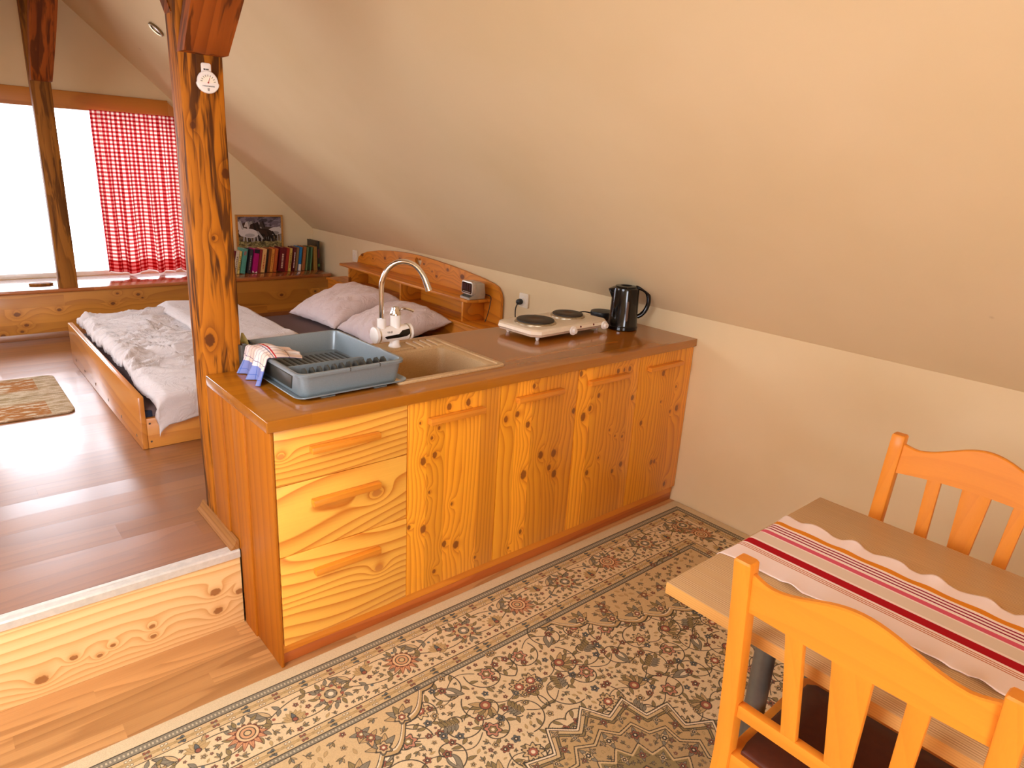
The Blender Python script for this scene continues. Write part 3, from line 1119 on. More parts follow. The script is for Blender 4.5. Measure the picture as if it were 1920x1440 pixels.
def picture_mat(name, img, rough=0.9, bump=0.3, coat=0.0):
    t = NT(name)
    ti = t.n('ShaderNodeTexImage', image=img)
    ti.extension = 'EXTEND'
    t.put(ti.inputs[0], t.uv())
    n = t.noise(t.obj(), 700, 2)
    t.bsdf(ti.outputs[0], rough, coat, 0, 0.2, bump=n, bstr=bump, bdist=0.002)
    return t.mat


M['rug'] = picture_mat('persian_wool_pile', to_image('rug_pattern', rug_canvas()))
M['horses'] = picture_mat('painted_canvas', to_image('horse_painting', horse_canvas()), 0.6, 0.1)
M['rug_edge'] = plain('rug_binding_wool', srgb(206, 184, 144), 0.95, spec=0.1, scale=200)

# small floor mat: beige pile with rust patches
t = NT('beige_and_rust_pile')
co = t.obj()
x, y, z = t.sep(co)
n = t.noise(t.comb(x, t.m('MULTIPLY', y, 3.0), z), 14, 4, 0.65)
fine = t.noise(co, 220, 2, 0.7)
stripe = t.smooth(t.m('ABSOLUTE', t.m('ADD', y, 0.02)), 0.0, 0.012, 1.0, 0.0)
c = t.mix(t.smooth(n, 0.35, 0.65), srgb(206, 188, 160), srgb(160, 138, 100))
c = t.mix(t.m('MULTIPLY', stripe, 0.5), c, srgb(110, 88, 58))
band_ = t.m('LESS_THAN', x, 0.27)
rust = t.m('MULTIPLY', band_, t.smooth(t.m('ABSOLUTE', t.m('SUBTRACT', t.m('ABSOLUTE', t.m('ADD', y, 0.02)), 0.24)), 0.08, 0.16, 1.0, 0.0))
rust = t.m('MULTIPLY', rust, t.smooth(n, 0.40, 0.52))
c = t.mix(rust, c, srgb(164, 104, 50))
c = t.mix(t.m('MULTIPLY', t.smooth(fine, 0.4, 0.7), 0.4), c, srgb(130, 106, 74))
t.bsdf(c, 0.95, 0, 0, 0.1, bump=fine, bstr=0.7, bdist=0.006)
M['mat'] = t.mat


# ================================================================== THE SETTING
def struct(name, bm, m, **kw):
    return O(name, bm, m, origin=(0, 0, 0), kind='structure', **kw)


bm = bmesh.new()
box(bm, XL, W, YN, 0.56, -0.12, 0.0)
struct('floor', bm, M['floor_low'])
bm = bmesh.new()
prism(bm, [(XL, YS + 0.022), (0.004, YS + 0.022), (0.004, D + 0.001), (W, D + 0.001), (W, G), (XL, G)], XY, 0.0005, PZ)
struct('floor_raised', bm, M['floor_high'])

bm = bmesh.new()
box(bm, W, W + 0.12, YN, G + 0.2, -0.12, HK + 0.0)
struct('wall_right', bm, M['plaster'])
bm = bmesh.new()
box(bm, XL - 0.12, XL, YN, G + 0.2, -0.12, HK)
struct('wall_left', bm, M['plaster'])
# the two roof slopes
ZR = HK + TAN * (W - XR)
bm = bmesh.new()
prism(bm, [(W, HK), (XR, ZR), (XR, ZR + 0.16), (W + 0.14, HK)], XZ, YN - 0.1, G + 0.2)
struct('ceiling', bm, M['slope'])
bm = bmesh.new()
sk = (-1.67, -1.01)


def lz(x):
    return HK + (x - XL) * TAN


for (ya, yb, xa, xb) in ((YN - 0.1, -1.30, XL, XR), (0.0, 1.60, XL, XR), (2.90, G + 0.2, XL, XR), (-1.30, 0.0, XL, sk[0]), (-1.30, 0.0, sk[1], XR), (1.60, 2.90, XL, sk[0]), (1.60, 2.90, sk[1], XR)):
    prism(bm, [(xa, lz(xa)), (xb, lz(xb)), (xb, lz(xb) + 0.16), (xa, lz(xa) + 0.16)], XZ, ya, yb)
struct('ceiling_left', bm, M['plaster'])

# far gable with its wide window
WX0, WX1, WZ0, WZ1 = -0.50, 1.13, 0.645, 1.90
prof = [(XL, -0.1), (W, -0.1), (W, HK), (XR, ZR), (XL, HK)]
hole = [(WX0, WZ0), (WX1, WZ0), (WX1, 1.70), (0.93, WZ1), (WX0, WZ1)]
bm = bmesh.new()
prism(bm, prof, XZ, G, G + 0.18, holes=[hole])
struct('wall_far', bm, M['plaster'])
bm = bmesh.new()
fr = M['white']
for (a, b, c_, d_) in ((WX0, WX1, WZ0, WZ0 + 0.035), (WX0, WX1, WZ1 - 0.01, WZ1 + 0.03)):
    box(bm, a, b, G + 0.09, G + 0.13, c_, d_, 0.003)
for xx in (WX0, WX1 - 0.03):
    box(bm, xx, xx + 0.03, G + 0.092, G + 0.128, WZ0 + 0.035, WZ1 - 0.01, 0.003)
win = struct('window_1', bm, fr)
bm = bmesh.new()
box(bm, WX0 + 0.01, WX1 - 0.01, G + 0.108, G + 0.112, WZ0 + 0.03, WZ1)
O('glass_pane', bm, M['glass'], win)
# header board and the slanting board under the slope
bm = bmesh.new()
box(bm, -0.75, 0.99, G - 0.03, G - 0.001, 1.888, 2.012, 0.004)
struct('trim_1', bm, M['header'])
bm = bmesh.new()
prism(bm, [(0.985, 2.005), (1.17, 1.842), (1.17, 1.68), (1.13, 1.70), (0.985, 1.868)], XZ, G - 0.028, G - 0.001, bev=0.003)
struct('trim_2', bm, M['header'])

# near gable behind the camera with a window
bm = bmesh.new()
prism(bm, prof, XZ, YN - 0.18, YN, holes=[[(-1.57, 0.58), (-0.33, 0.58), (-0.33, 1.52), (-1.57, 1.52)]])
struct('wall_near', bm, M['plaster'])

# step: riser board, nosing, quarter round
bm = bmesh.new()
box(bm, XL + 0.001, 0.0035, YS, YS + 0.021, 0.0005, 0.277, 0.001)
struct('trim_3', bm, M['riser'])
bm = bmesh.new()
prism(bm, [(YS - 0.006, 0.277), (YS - 0.006, 0.301), (YS - 0.001, 0.306), (YS + 0.018, 0.306), (YS + 0.022, 0.303), (YS + 0.026, 0.306), (YS + 0.042, 0.3045), (YS + 0.043, 0.3003), (YS + 0.0, 0.3003), (YS, 0.277)], YZ, XL + 0.001, 0.0035)
struct('trim_4', bm, M['nosing'], sharp=20)
bm = bmesh.new()
q = [(0.005, 0.3005), (-0.024, 0.3005), (-0.0255, 0.306), (-0.022, 0.310), (-0.014, 0.317), (-0.008, 0.328), (-0.003, 0.340), (0.005, 0.341)]
prism(bm, q, XZ, YS + 0.005, D + 0.16)
struct('trim_5', bm, wood('skirting_wood', srgb(160, 106, 52), srgb(112, 66, 28), 'y', K=4, lin=60, line=0.5, rough=0.6, coat=0.0, spec=0.2), sharp=20)

# ================================================================== TIMBER POSTS
def rough_block(bm, x0, x1, y0, y1, z0, z1, amp=0.003, nz=40, bev=0.006, nf=9):
    """Hand-hewn post: a subdivided prism with softened, wavering edges."""
    loops = []
    for k in range(nz + 1):
        z = z0 + (z1 - z0) * k / nz
        lp = []
        for (px_, py_) in rrect(x0, x1, y0, y1, bev, 2):
            v = mnoise.noise_vector(Vector((px_ * 8, py_ * 8, z * nf * 0.35)))
            lp.append((px_ + v.x * amp, py_ + v.y * amp, z))
        loops.append(lp)
    loft(bm, loops)


def brace_bm(x0, x1, y, z, run, th, sgn):
    """A curved knee brace rising from (y, z) in direction sgn along y."""
    bm = bmesh.new()
    n = 14
    loops = []
    for k in range(n + 1):
        q = k / n
        yy = y + sgn * run * q
        zz = z + run * q * 1.02 + 0.02 * math.sin(PI * q)
        nd = Vector((0, sgn, -1)).normalized() if sgn < 0 else Vector((0, 1, -1)).normalized()
        w = 0.010 * math.sin(PI * q)
        a = Vector((x0 - w + 0.012 * q, yy, zz))
        b = Vector((x1 + w + 0.02 * q, yy, zz))
        off = Vector((0, -sgn * th, 0.0)) if k == 0 else Vector((0, -sgn * th * 0.4, th * 0.75))
        loops.append([a, b, b + off, a + off])
    loft(bm, loops)
    bmesh.ops.recalc_face_normals(bm, faces=bm.faces)
    return bm


p = thing('wooden_post', 'thick dark-stained rustic timber post standing at the back corner of the counter', 'post', (0.065, 0.615, PZ))
bm = bmesh.new()
rough_block(bm, 0.000, 0.132, D + 0.003, D + 0.120, PZ + 0.0005, 2.579, amp=0.003)
O('post_shaft', bm, M['post'], p, origin=(0, 0, 0), sharp=60)
O('brace', brace_bm(-0.001, 0.131, D + 0.012 - 0.07, 1.945, 0.60, 0.075, -1), M['brace'], p, sharp=50)
O('brace', brace_bm(-0.003, 0.127, D + 0.10, 2.06, 0.50, 0.06, 1), M['brace'], p, sharp=50)

p = thing('wooden_post', 'slim brown timber post standing on the window ledge in front of the bright window', 'post', (0.094, 3.93, 0.655))
bm = bmesh.new()
rough_block(bm, 0.036, 0.150, 3.888, 3.975, 0.6555, 2.579, amp=0.003)
O('post_shaft', bm, M['timber2'], p, origin=(0, 0, 0), sharp=60)
O('brace', brace_bm(0.034, 0.152, 3.888 - 0.06, 2.03, 0.6, 0.075, -1), M['brace'], p, sharp=50)
bm = bmesh.new()
box(bm, -0.02, 0.152, YN + 0.001, G - 0.001, 2.58, 2.74, 0.006)
O('roof_purlin', bm, M['brace'], label='dark timber purlin running under the ceiling on top of the posts', cat='purlin')

# thermometer hung on the post
yt = D - 0.0005
p = thing('thermometer', 'small round white dial thermometer hanging on the thick post', 'thermometer', (0.078, yt, 1.868))
bm = bmesh.new()
pts = []
for k in range(40):
    a = 2 * PI * k / 40
    pts.append((0.078 + 0.0325 * math.cos(a) + (0.003 if math.sin(a) < 0 else 0) * math.cos(a), 1.866 + 0.034 * math.sin(a)))
prism(bm, pts, XZ, yt, yt - 0.012, bev=0.004, seg=3)
O('casing', bm, M['white'], p)
bm = bmesh.new()
prism(bm, rrect(0.062, 0.092, 1.888, 1.922, 0.006), XZ, yt, yt - 0.005, bev=0.001)
O('hanging_tab', bm, M['white'], p)
bm = bmesh.new()
pts = [(0.078 + 0.025 * math.cos(a), 1.864 + 0.022 * math.sin(a)) for a in np.linspace(0, PI, 24)]
prism(bm, pts, XZ, yt - 0.0118, yt - 0.0125)
dial = O('dial', bm, plain('dial_face', srgb(246, 236, 214), 0.5, var=0.02), p)
bm = bmesh.new()
for k in range(9):
    a = PI * (k + 0.5) / 9
    for rr_ in (0.0185, 0.0205, 0.0225):
        box(bm, 0.078 + rr_ * math.cos(a) - 0.0008, 0.078 + rr_ * math.cos(a) + 0.0008, yt - 0.0132, yt - 0.0124, 1.864 + rr_ * math.sin(a) - 0.0008, 1.864 + rr_ * math.sin(a) + 0.0008)
O('scale_marks', bm, M['black'], dial)
bm = bmesh.new()
tube(bm, [(0.078, yt - 0.0138, 1.864), (0.083, yt - 0.0138, 1.878)], 0.0008, 6)
lathe(bm, [(0.0022, -0.001), (0.0022, 0.001)], (0.078, yt - 0.0135, 1.864), 12, 'y')
O('needle', bm, plain('red_needle', srgb(176, 44, 24), 0.4), dial)
O('lettering', place(text_mesh('THERMOMETER', 0.0054), (1, 0, 0), (0, 0, 1), (0.0785, yt - 0.0122, 1.8535)), M['black'], p)
bm = bmesh.new()
for k in (-1, 0, 1):
    box(bm, 0.078 + k * 0.0022 - 0.0004, 0.078 + k * 0.0022 + 0.0004, yt - 0.0127, yt - 0.0118, 1.8395, 1.848)
O('vent_slots', bm, M['black'], p)
bm = bmesh.new()
for k, w_ in ((-0.0055, 0.006), (0.0005, 0.0025), (0.005, 0.004)):
    box(bm, 0.077 + k - w_ / 2, 0.077 + k + w_ / 2, yt - 0.0056, yt - 0.0049, 1.9015, 1.905)
O('hook_slot', bm, M['black'], p)

# recessed downlight in the slope
nrm = Vector((-TAN, 0, -1)).normalized()
cx_ = Vector((0.643, 3.16, HK + TAN * (W - 0.643)))
ux = Vector((0, 1, 0))
vx = nrm.cross(ux)
bm = bmesh.new()
lathe(bm, [(0.030, 0.0), (0.046, 0.0), (0.050, 0.004), (0.050, 0.0105), (0.046, 0.013), (0.034, 0.011), (0.030, 0.004), (0.030, 0.0)], (0, 0, 0), 36, cap=False)
mt = Matrix(((ux.x, vx.x, nrm.x, cx_.x), (ux.y, vx.y, nrm.y, cx_.y), (ux.z, vx.z, nrm.z, cx_.z), (0, 0, 0, 1)))
bmesh.ops.transform(bm, matrix=mt, verts=bm.verts)
p = thing('ceiling_spotlight', 'small round recessed brass-coloured spotlight in the roof slope above the bed', 'light', cx_)
O('trim_ring', bm, plain('antique_brass', (0.30, 0.22, 0.11, 1), 0.3, 0.9), p)
bm = bmesh.new()
lathe(bm, [(0.0, 0.007), (0.02, 0.0065), (0.0295, 0.004), (0.0295, 0.0005)], (0, 0, 0), 30, cap=False)
bmesh.ops.remove_doubles(bm, verts=bm.verts, dist=1e-5)
bmesh.ops.transform(bm, matrix=mt, verts=bm.verts)
O('lamp_glass', bm, plain('frosted_lamp_glass', srgb(250, 238, 214), 0.2, 0, 0.3), p)

# ================================================================== WINDOW LEDGE, CURTAIN, PICTURE, BOOKS
LX1 = 2.12
p = thing('window_ledge', 'long built-in pine ledge with a shiny brown top under the window', 'ledge', (0.0, 4.1, PZ))
bm = bmesh.new()
box(bm, XL + 0.001, LX1 + 0.008, 3.862, G - 0.001, 0.628, 0.655, 0.006)
O('ledge_top', bm, M['ledgetop'], p)
bm = bmesh.new()
box(bm, XL + 0.001, LX1 - 0.02, 3.875, 3.90, PZ + 0.0005, 0.6275, 0.001)
O('front_panel', bm, M['ledgefront'], p)
bm = bmesh.new()
box(bm, LX1 - 0.019, LX1, 3.876, G - 0.001, PZ + 0.0005, 0.6275, 0.001)
O('end_panel', bm, M['ledgefront'], p)
bm = bmesh.new()
box(bm, XL + 0.001, LX1 - 0.021, 3.8715, 3.8748, PZ + 0.0005, PZ + 0.045, 0.001)
O('skirting_strip', bm, M['floor_high'], p)

bm = bmesh.new()
prism(bm, [(-0.055 + 0.075 * math.cos(a), 4.05 + 0.04 * math.sin(a)) for a in np.linspace(0, 2 * PI, 28)[:-1]], XY, 0.6555, 0.672, bev=0.004)
O('wooden_coaster', bm, M['timber2'], label='small flat brown oval wooden piece lying on the window ledge beside the slim post', cat='coaster')

# curtain: four wavering pleats and many small ones
def curt(s, t_):
    x = 0.428 + 0.69 * s
    z = 0.676 + (1.895 - 0.676) * t_
    z += (1 - t_) ** 3 * (0.012 * math.sin(s * 19) + 0.006 * math.sin(s * 41 + 1))
    amp = 0.014 + 0.022 * (1 - t_)
    y = 4.275 + amp * math.sin(s * 2 * PI * 5.2 + 0.7 * math.sin(3 * t_) + 0.5) + 0.007 * math.sin(s * 2 * PI * 14 + 2 * t_) * (0.4 + 0.6 * t_) + 0.004 * math.sin(s * 2 * PI * 31) * t_
    x += 0.010 * math.sin(s * 2 * PI * 5.2 * 2 + 1.0) * (1 - t_)
    return (x, y, z)


bm = bmesh.new()
sheet(bm, curt, 170, 40, 0.0, lambda a, b: (a * 0.86, b * 1.237))
O('gingham_curtain', bm, M['gingham'], sharp=180, label='red and white gingham curtain hanging at the right side of the window', cat='curtain')

p = thing('framed_picture', 'framed painting of a herd of white and dark horses on the gable wall', 'picture', (1.68, G - 0.01, 0.80))
bm = bmesh.new()
X0, X1, Z0, Z1 = 1.468, 1.893, 0.80, 1.132
fw = 0.016
prism(bm, [(X0, Z0), (X1, Z0), (X1, Z1), (X0, Z1)], XZ, G - 0.001, G - 0.022, holes=[[(X0 + fw, Z0 + fw), (X1 - fw, Z0 + fw), (X1 - fw, Z1 - fw), (X0 + fw, Z1 - fw)]])
O('frame', bm, M['frame'], p)
bm = bmesh.new()
sheet(bm, lambda s, t_: (X0 + fw + s * (X1 - X0 - 2 * fw), G - 0.012, Z0 + fw + t_ * (Z1 - Z0 - 2 * fw)), 2, 2, -0.004)
O('painted_canvas', bm, M['horses'], p)

# books: px left, px right at the foot (crop pixels), colours, height, label
BK = [(150, 184, (118, 22, 44), 0.200, 'maroon hardback, leftmost in the row, half behind the thick post', None),
      (186, 236, (222, 206, 178), 0.200, 'off-white book with faint grey lettering leaning beside the maroon one', (120, 104, 84)),
      (242, 276, (226, 200, 112), 0.196, 'thin pale yellow book left of the thick teal one', (60, 54, 40)),
      (290, 362, (84, 158, 142), 0.212, 'thick teal book with a red mark at its top', (190, 60, 60)),
      (392, 445, (44, 44, 50), 0.208, 'dark grey book between the teal and magenta ones', (150, 146, 140)),
      (463, 545, (178, 0, 108), 0.205, 'magenta book with a black top and white tips at its foot', (24, 14, 20)),
      (550, 593, (146, 44, 40), 0.205, 'brick red book right of the magenta one', None),
      (596, 660, (230, 182, 112), 0.208, 'peach coloured book with orange lettering', (186, 84, 40)),
      (664, 692, (40, 26, 18), 0.205, 'narrow nearly black filler for the dark gap right of the peach book', None),  # dark book shape standing in for a shaded gap in the row
      (696, 736, (146, 76, 24), 0.210, 'brown book left of the two orange ones', None),
      (738, 786, (228, 152, 62), 0.205, 'light orange book in the middle of the row', (180, 100, 40)),
      (790, 846, (192, 92, 36), 0.208, 'rust orange book left of the thick wine red one', None),
      (874, 976, (98, 8, 24), 0.212, 'thick wine red book with pale lettering', (206, 176, 150)),
      (978, 1030, (166, 44, 28), 0.208, 'scarlet book right of the thick wine red one', None),
      (1034, 1078, (216, 182, 84), 0.206, 'mustard yellow book with black lettering', (50, 40, 24)),
      (1096, 1142, (92, 18, 26), 0.210, 'dark red book with a white title down its spine', (236, 226, 214)),
      (1146, 1190, (142, 106, 66), 0.212, 'tan book left of the blue and white one', None),
      (1196, 1244, (22, 118, 176), 0.214, 'bright blue book with a white foot', (236, 234, 226)),
      (1262, 1312, (166, 98, 46), 0.216, 'ginger brown book right of the blue one', None),
      (1332, 1352, (116, 146, 96), 0.210, 'slim pale green book', None),
      (1354, 1392, (30, 62, 28), 0.212, 'dark bottle green book between two pale green ones', None),
      (1396, 1424, (84, 124, 84), 0.210, 'slim sage green book', None),
      (1472, 1532, (152, 112, 46), 0.214, 'upright ochre book beside the tall black one', None)]
page_m = plain('book_paper', srgb(222, 204, 170), 0.9, spec=0.1, scale=120)


def bx(px_):
    return 1.339 + (px_ - 200) * (2.118 - 1.339) / (1560 - 200)


def add_book(i, x0, x1, col, h, label, mark, lean, y0=4.085, depth=0.14):
    w = max(x1 - x0, 0.008) / math.cos(lean)
    p = thing('book', label, 'book', (x0, y0, 0.6555), 'books in the row on the ledge')
    p.rotation_euler = (0, lean, 0)
    p.location.z = 0.6556 + w * math.sin(lean)
    cm = plain('book_cover', srgb(*col), 0.45, 0, 0.15, var=0.08, scale=80)
    bm = bmesh.new()
    tcv = min(0.0025, w * 0.2)
    # cover: two boards and a slightly rounded spine
    out = [(0, depth), (0, 0.004), (tcv, 0.0), (w - tcv, 0.0), (w, 0.004), (w, depth), (w - tcv, depth), (w - tcv, 0.006), (tcv, 0.006), (tcv, depth)]
    prism(bm, out, XY, 0, h)
    O('cover', bm, cm, p, local=True)
    bm = bmesh.new()
    box(bm, tcv + 0.0002, w - tcv - 0.0002, 0.0062, depth - 0.004, 0.003, h - 0.004)
    O('page_block', bm, page_m, p, local=True)
    if mark is not None:
        bm = bmesh.new()
        if 'white foot' in label:
            box(bm, 0.0008, w - 0.0008, -0.0006, 0.0006, 0.0, 0.060)
        elif 'black top' in label:
            box(bm, 0.0008, w - 0.0008, -0.0006, 0.0006, h - 0.035, h)
        elif 'mark at its top' in label:
            for k in range(2):
                box(bm, w * (0.3 + 0.25 * k), w * (0.42 + 0.25 * k), -0.0006, 0.0006, h - 0.055, h - 0.02)
        else:
            rg = random.Random(i)
            z = 0.03
            while z < h * 0.75:
                l_ = 0.006 + rg.random() * 0.010
                box(bm, w * 0.36, w * 0.64, -0.0006, 0.0006, z, z + l_)
                z += l_ + 0.004
        O('spine_print', bm, plain('spine_ink', srgb(*mark), 0.6), p, local=True)
        if 'white tips' in label:
            bm = bmesh.new()
            for k in (0.0, 0.5):
                prism(bm, [(w * (k + 0.03), 0.0), (w * (k + 0.47), 0.0), (w * (k + (0.1 if k == 0 else 0.4)), 0.018)], XZ, -0.0006, 0.0006)
            O('white_tips', bm, M['white'], p, local=True)
    return p


for i, (a, b, col, h, label, mark) in enumerate(BK):
    lean = math.radians(11.5 - 5.5 * i / 23) if i < 22 else 0.0
    if i == 22:
        lean = 0.0
    add_book(i, bx(a), bx(b) - 0.002, col, h, label, mark, lean)
# the tall one that closes the row
p = thing('book', 'tall black picture book standing at the right end of the row', 'book', (bx(1536), 4.09, 0.6556), 'books in the row on the ledge')
bm = bmesh.new()
prism(bm, [(0, 0.21), (0, 0.003), (0.003, 0), (0.022, 0), (0.025, 0.003), (0.025, 0.21), (0.0225, 0.21), (0.0225, 0.006), (0.0025, 0.006), (0.0025, 0.21)], XY, 0, 0.262)
O('cover', bm, plain('dark_print_cover', srgb(34, 30, 24), 0.35, 0, 0.3, var=0.4, scale=20), p, local=True)
bm = bmesh.new()
box(bm, 0.0027, 0.0223, 0.0062, 0.205, 0.003, 0.258)
O('page_block', bm, page_m, p, local=True)
bm = bmesh.new()
box(bm, 0.004, 0.021, -0.0006, 0.0006, 0.03, 0.055)
O('spine_print', bm, plain('spine_green', srgb(96, 130, 60), 0.5), p, local=True)
bm = bmesh.new()
box(bm, 0.006, 0.019, -0.0006, 0.0006, 0.11, 0.19)
O('spine_picture', bm, plain('spine_maroon', srgb(96, 28, 34), 0.5), p, local=True)

# ================================================================== BED
p = thing('double_bed', 'low pine double bed with a heart-cut headboard standing on the raised floor', 'bed', (1.0, 2.3, PZ))
bm = bmesh.new()
box(bm, -0.045, -0.018, 1.44, 3.16, PZ + 0.0005, 0.560, 0.004)
fb = O('footboard', bm, M['bedwood'], p)
for k, yy in enumerate((1.53, 1.83, 2.13, 2.45, 2.75, 3.02)):
    bm = bmesh.new()
    lathe(bm, [(0.008, -0.0465), (0.008, -0.0445)], (0, yy, 0.345), 10, 'x')
    O('screw', bm, M['steel'], fb)
bm = bmesh.new()
box(bm, -0.0175, 1.96, 1.44, 1.465, PZ + 0.0005, 0.450, 0.003)
sr = O('side_rail', bm, M['bedside'], p)
for zz in (0.335, 0.425):
    bm = bmesh.new()
    lathe(bm, [(0.005, 1.4385), (0.005, 1.4405)], (0.0, 0, 0), 10, 'y')
    bmesh.ops.translate(bm, verts=bm.verts, vec=(-0.004, 0, zz))
    O('screw', bm, M['steel'], sr)
bm = bmesh.new()
box(bm, -0.0175, 1.96, 3.135, 3.16, PZ + 0.0005, 0.450, 0.003)
O('side_rail', bm, M['bedside'], p)
# headboard: lower box, shelf unit, arched back with a heart
bm = bmesh.new()
box(bm, 1.962, 1.985, 1.46, 3.60, PZ + 0.0005, 0.648, 0.002)
hb = O('headboard', bm, M['headboard'], p)
bm = bmesh.new()
box(bm, 1.955, 2.150, 1.455, 3.62, 0.6485, 0.668, 0.004)
O('lower_shelf', bm, M['headboard'], hb)
bm = bmesh.new()
pts = [(3.39, 1.968), (1.70, 1.968), (1.635, 1.985), (1.605, 2.03), (1.598, 2.1575), (3.40, 2.1575), (3.40, 1.99)]
prism(bm, pts, lambda u, v, h: (v, u, h), 0.800, 0.820, bev=0.004)
O('top_shelf', bm, M['headboard'], hb)
for yy in (1.680, 2.452, 3.252):
    bm = bmesh.new()
    box(bm, 1.980, 2.157, yy - 0.010, yy + 0.010, 0.6685, 0.7995, 0.001)
    O('divider', bm, M['headboard'], hb)
arch = [(1.500, PZ + 0.001), (1.500, 0.83), (1.512, 0.87), (1.545, 0.905), (1.60, 0.924), (1.70, 0.941), (1.90, 0.961), (2.105, 0.977), (2.30, 0.988), (2.47, 0.994), (2.64, 0.993), (2.85, 0.982), (3.08, 0.958), (3.26, 0.925), (3.36, 0.895), (3.41, 0.862), (3.43, 0.82), (3.432, PZ + 0.001)]
heart = []
for k in range(28):
    a = 2 * PI * k / 28
    hx = 16 * math.sin(a) ** 3
    hz = 13 * math.cos(a) - 5 * math.cos(2 * a) - 2 * math.cos(3 * a) - math.cos(4 * a)
    heart.append((2.487 + hx * 0.0028, 0.944 + hz * 0.0027))
bm = bmesh.new()
prism(bm, arch, lambda u, v, h: (h, u, v), 2.158, 2.180, holes=[heart])
O('backboard', bm, M['backboard'], hb)

bm = bmesh.new()
box(bm, -0.014, 1.952, 1.470, 3.130, 0.315, 0.492, 0.03, 4)
mt_ = thing('mattress', 'wide mattress under a taupe fitted sheet lying in the pine bed', 'mattress', (1.0, 2.3, 0.315))
O('fitted_sheet', bm, M['sheet'], mt_)
bm = bmesh.new()
box(bm, -0.016, 0.02, 1.4675, 1.52, 0.32, 0.478, 0.006)
O('ticking_corner', bm, M['mattress'], mt_)


def nz3(x, y, z=0.0):
    return mnoise.noise(Vector((x, y, z)))


def duvet(s, t_):
    """s along x (foot to head), t_ along y (near to far)."""
    x = 0.015 + 0.94 * s
    y = 1.295 + 1.90 * t_
    x += 0.02 * nz3(t_ * 7, 1.3) * (1 - s)
    edge = min(1, s / 0.05) * min(1, (1 - s) / 0.04) * min(1, (1 - t_) / 0.03)
    z = 0.520 + 0.058 * (max(0.0, edge)) ** 0.5
    amp = 0.8 * min(1, max(0.12, (y - 1.62) / 0.25))
    wx, wy = x + 0.05 * nz3(x * 5, y * 6, 3.3), y + 0.06 * nz3(x * 4, y * 5, 6.1)
    ridge = lambda a, b, c: (1 - min(1.0, 2.6 * abs(nz3(a, b, c)))) ** 2
    z += amp * (0.034 * ridge(wx * 1.8, wy * 9, 2.0) + 0.028 * ridge(wx * 3.2, wy * 16, 5.0) + 0.018 * ridge(wx * 5.5, wy * 27, 8.0) + 0.008 * ridge(wx * 9, wy * 42, 11.0) + 0.014 * nz3(x * 4, y * 4, 9.0))
    z += 0.012 * nz3(x * 3, y * 3, 4.0)
    y0_ = 1.450
    if y < y0_ + 0.05:
        d_ = y0_ + 0.05 - y
        q = min(d_, 0.08) / 0.08
        drop = 0.04 * q * q + max(0.0, d_ - 0.08) * 0.95
        z -= drop * (1.0 + 0.12 * nz3(x * 5, 0.3))
        y = y0_ + 0.05 - 0.100 * math.sin(q * PI / 2) + 0.008 * nz3(x * 7, d_ * 10)
    return (x, y, z)


bm = bmesh.new()
sheet(bm, duvet, 130, 260, 0.024)
O('duvet', bm, M['duvet'], sharp=180, label='crumpled white duvet spread over the foot half of the bed', cat='duvet')


def duvet2(s, t_):
    x = 0.505 + 0.50 * s + 0.02 * math.sin(t_ * 5)
    y = 1.90 + 1.27 * t_
    x -= 0.10 * (1 - t_) * (1 - s) * 0.6
    e = max(0.0, min(1, s / 0.10) * min(1, (1 - s) / 0.08) * min(1, t_ / 0.04) * min(1, (1 - t_) / 0.04))
    z = 0.620 + 0.034 * e ** 0.5
    if x > 0.93:
        z -= 0.65 * (x - 0.93)
    z += 0.010 * nz3(x * 4, y * 4, 7.0) + 0.007 * nz3(x * 10, y * 6, 3.0)
    return (x, y, z)


bm = bmesh.new()
sheet(bm, duvet2, 60, 110, 0.022)
O('folded_duvet', bm, M['duvet'], sharp=180, label='smooth white folded cover lying on top of the crumpled duvet beside the post', cat='duvet')


def pillow(name, label, c, sx, sy, h, tilt, rz, seed):
    n = 44
    bm = bmesh.new()

    def f(sgn):
        def g(s, t_):
            u, v = s * 2 - 1, t_ * 2 - 1
            q = max(0.0, (1 - abs(u) ** 2.6)) ** 0.55 * max(0.0, (1 - abs(v) ** 2.6)) ** 0.55
            pin = 1 - 0.07 * (1 - abs(v) ** 2) * abs(u) ** 3
            pin2 = 1 - 0.09 * (1 - abs(u) ** 2) * abs(v) ** 3
            wr = 0.022 * nz3(u * 1.5 + seed, v * 5, 1.0) * q + 0.013 * nz3(u * 4 + seed, v * 9, 2.0) * (0.3 + q)
            return (u * sx * pin, v * sy * pin2, (h if sgn > 0 else h * 0.45) * q * sgn + wr)
        return g
    sheet(bm, f(1), n, n)
    sheet(bm, f(-1), n, n)
    bmesh.ops.remove_doubles(bm, verts=bm.verts, dist=1e-4)
    bmesh.ops.recalc_face_normals(bm, faces=bm.faces)
    mt = Matrix.Translation(c) @ Matrix.Rotation(rz, 4, 'Z') @ Matrix.Rotation(tilt, 4, 'Y')
    bmesh.ops.transform(bm, matrix=mt, verts=bm.verts)
    return O(name, bm, M['pillow'], sharp=180, label=label, cat='pillow', group='pillows on the bed')


pillow('pillow', 'pale pillow on the far side of the bed, leaning on the headboard', (1.675, 2.745, 0.600), 0.30, 0.315, 0.125, -0.26, 0.10, 1.0)
pillow('pillow', 'pale pillow on the near side of the bed behind the white tap', (1.695, 2.075, 0.590), 0.29, 0.315, 0.12, -0.22, -0.06, 5.0)

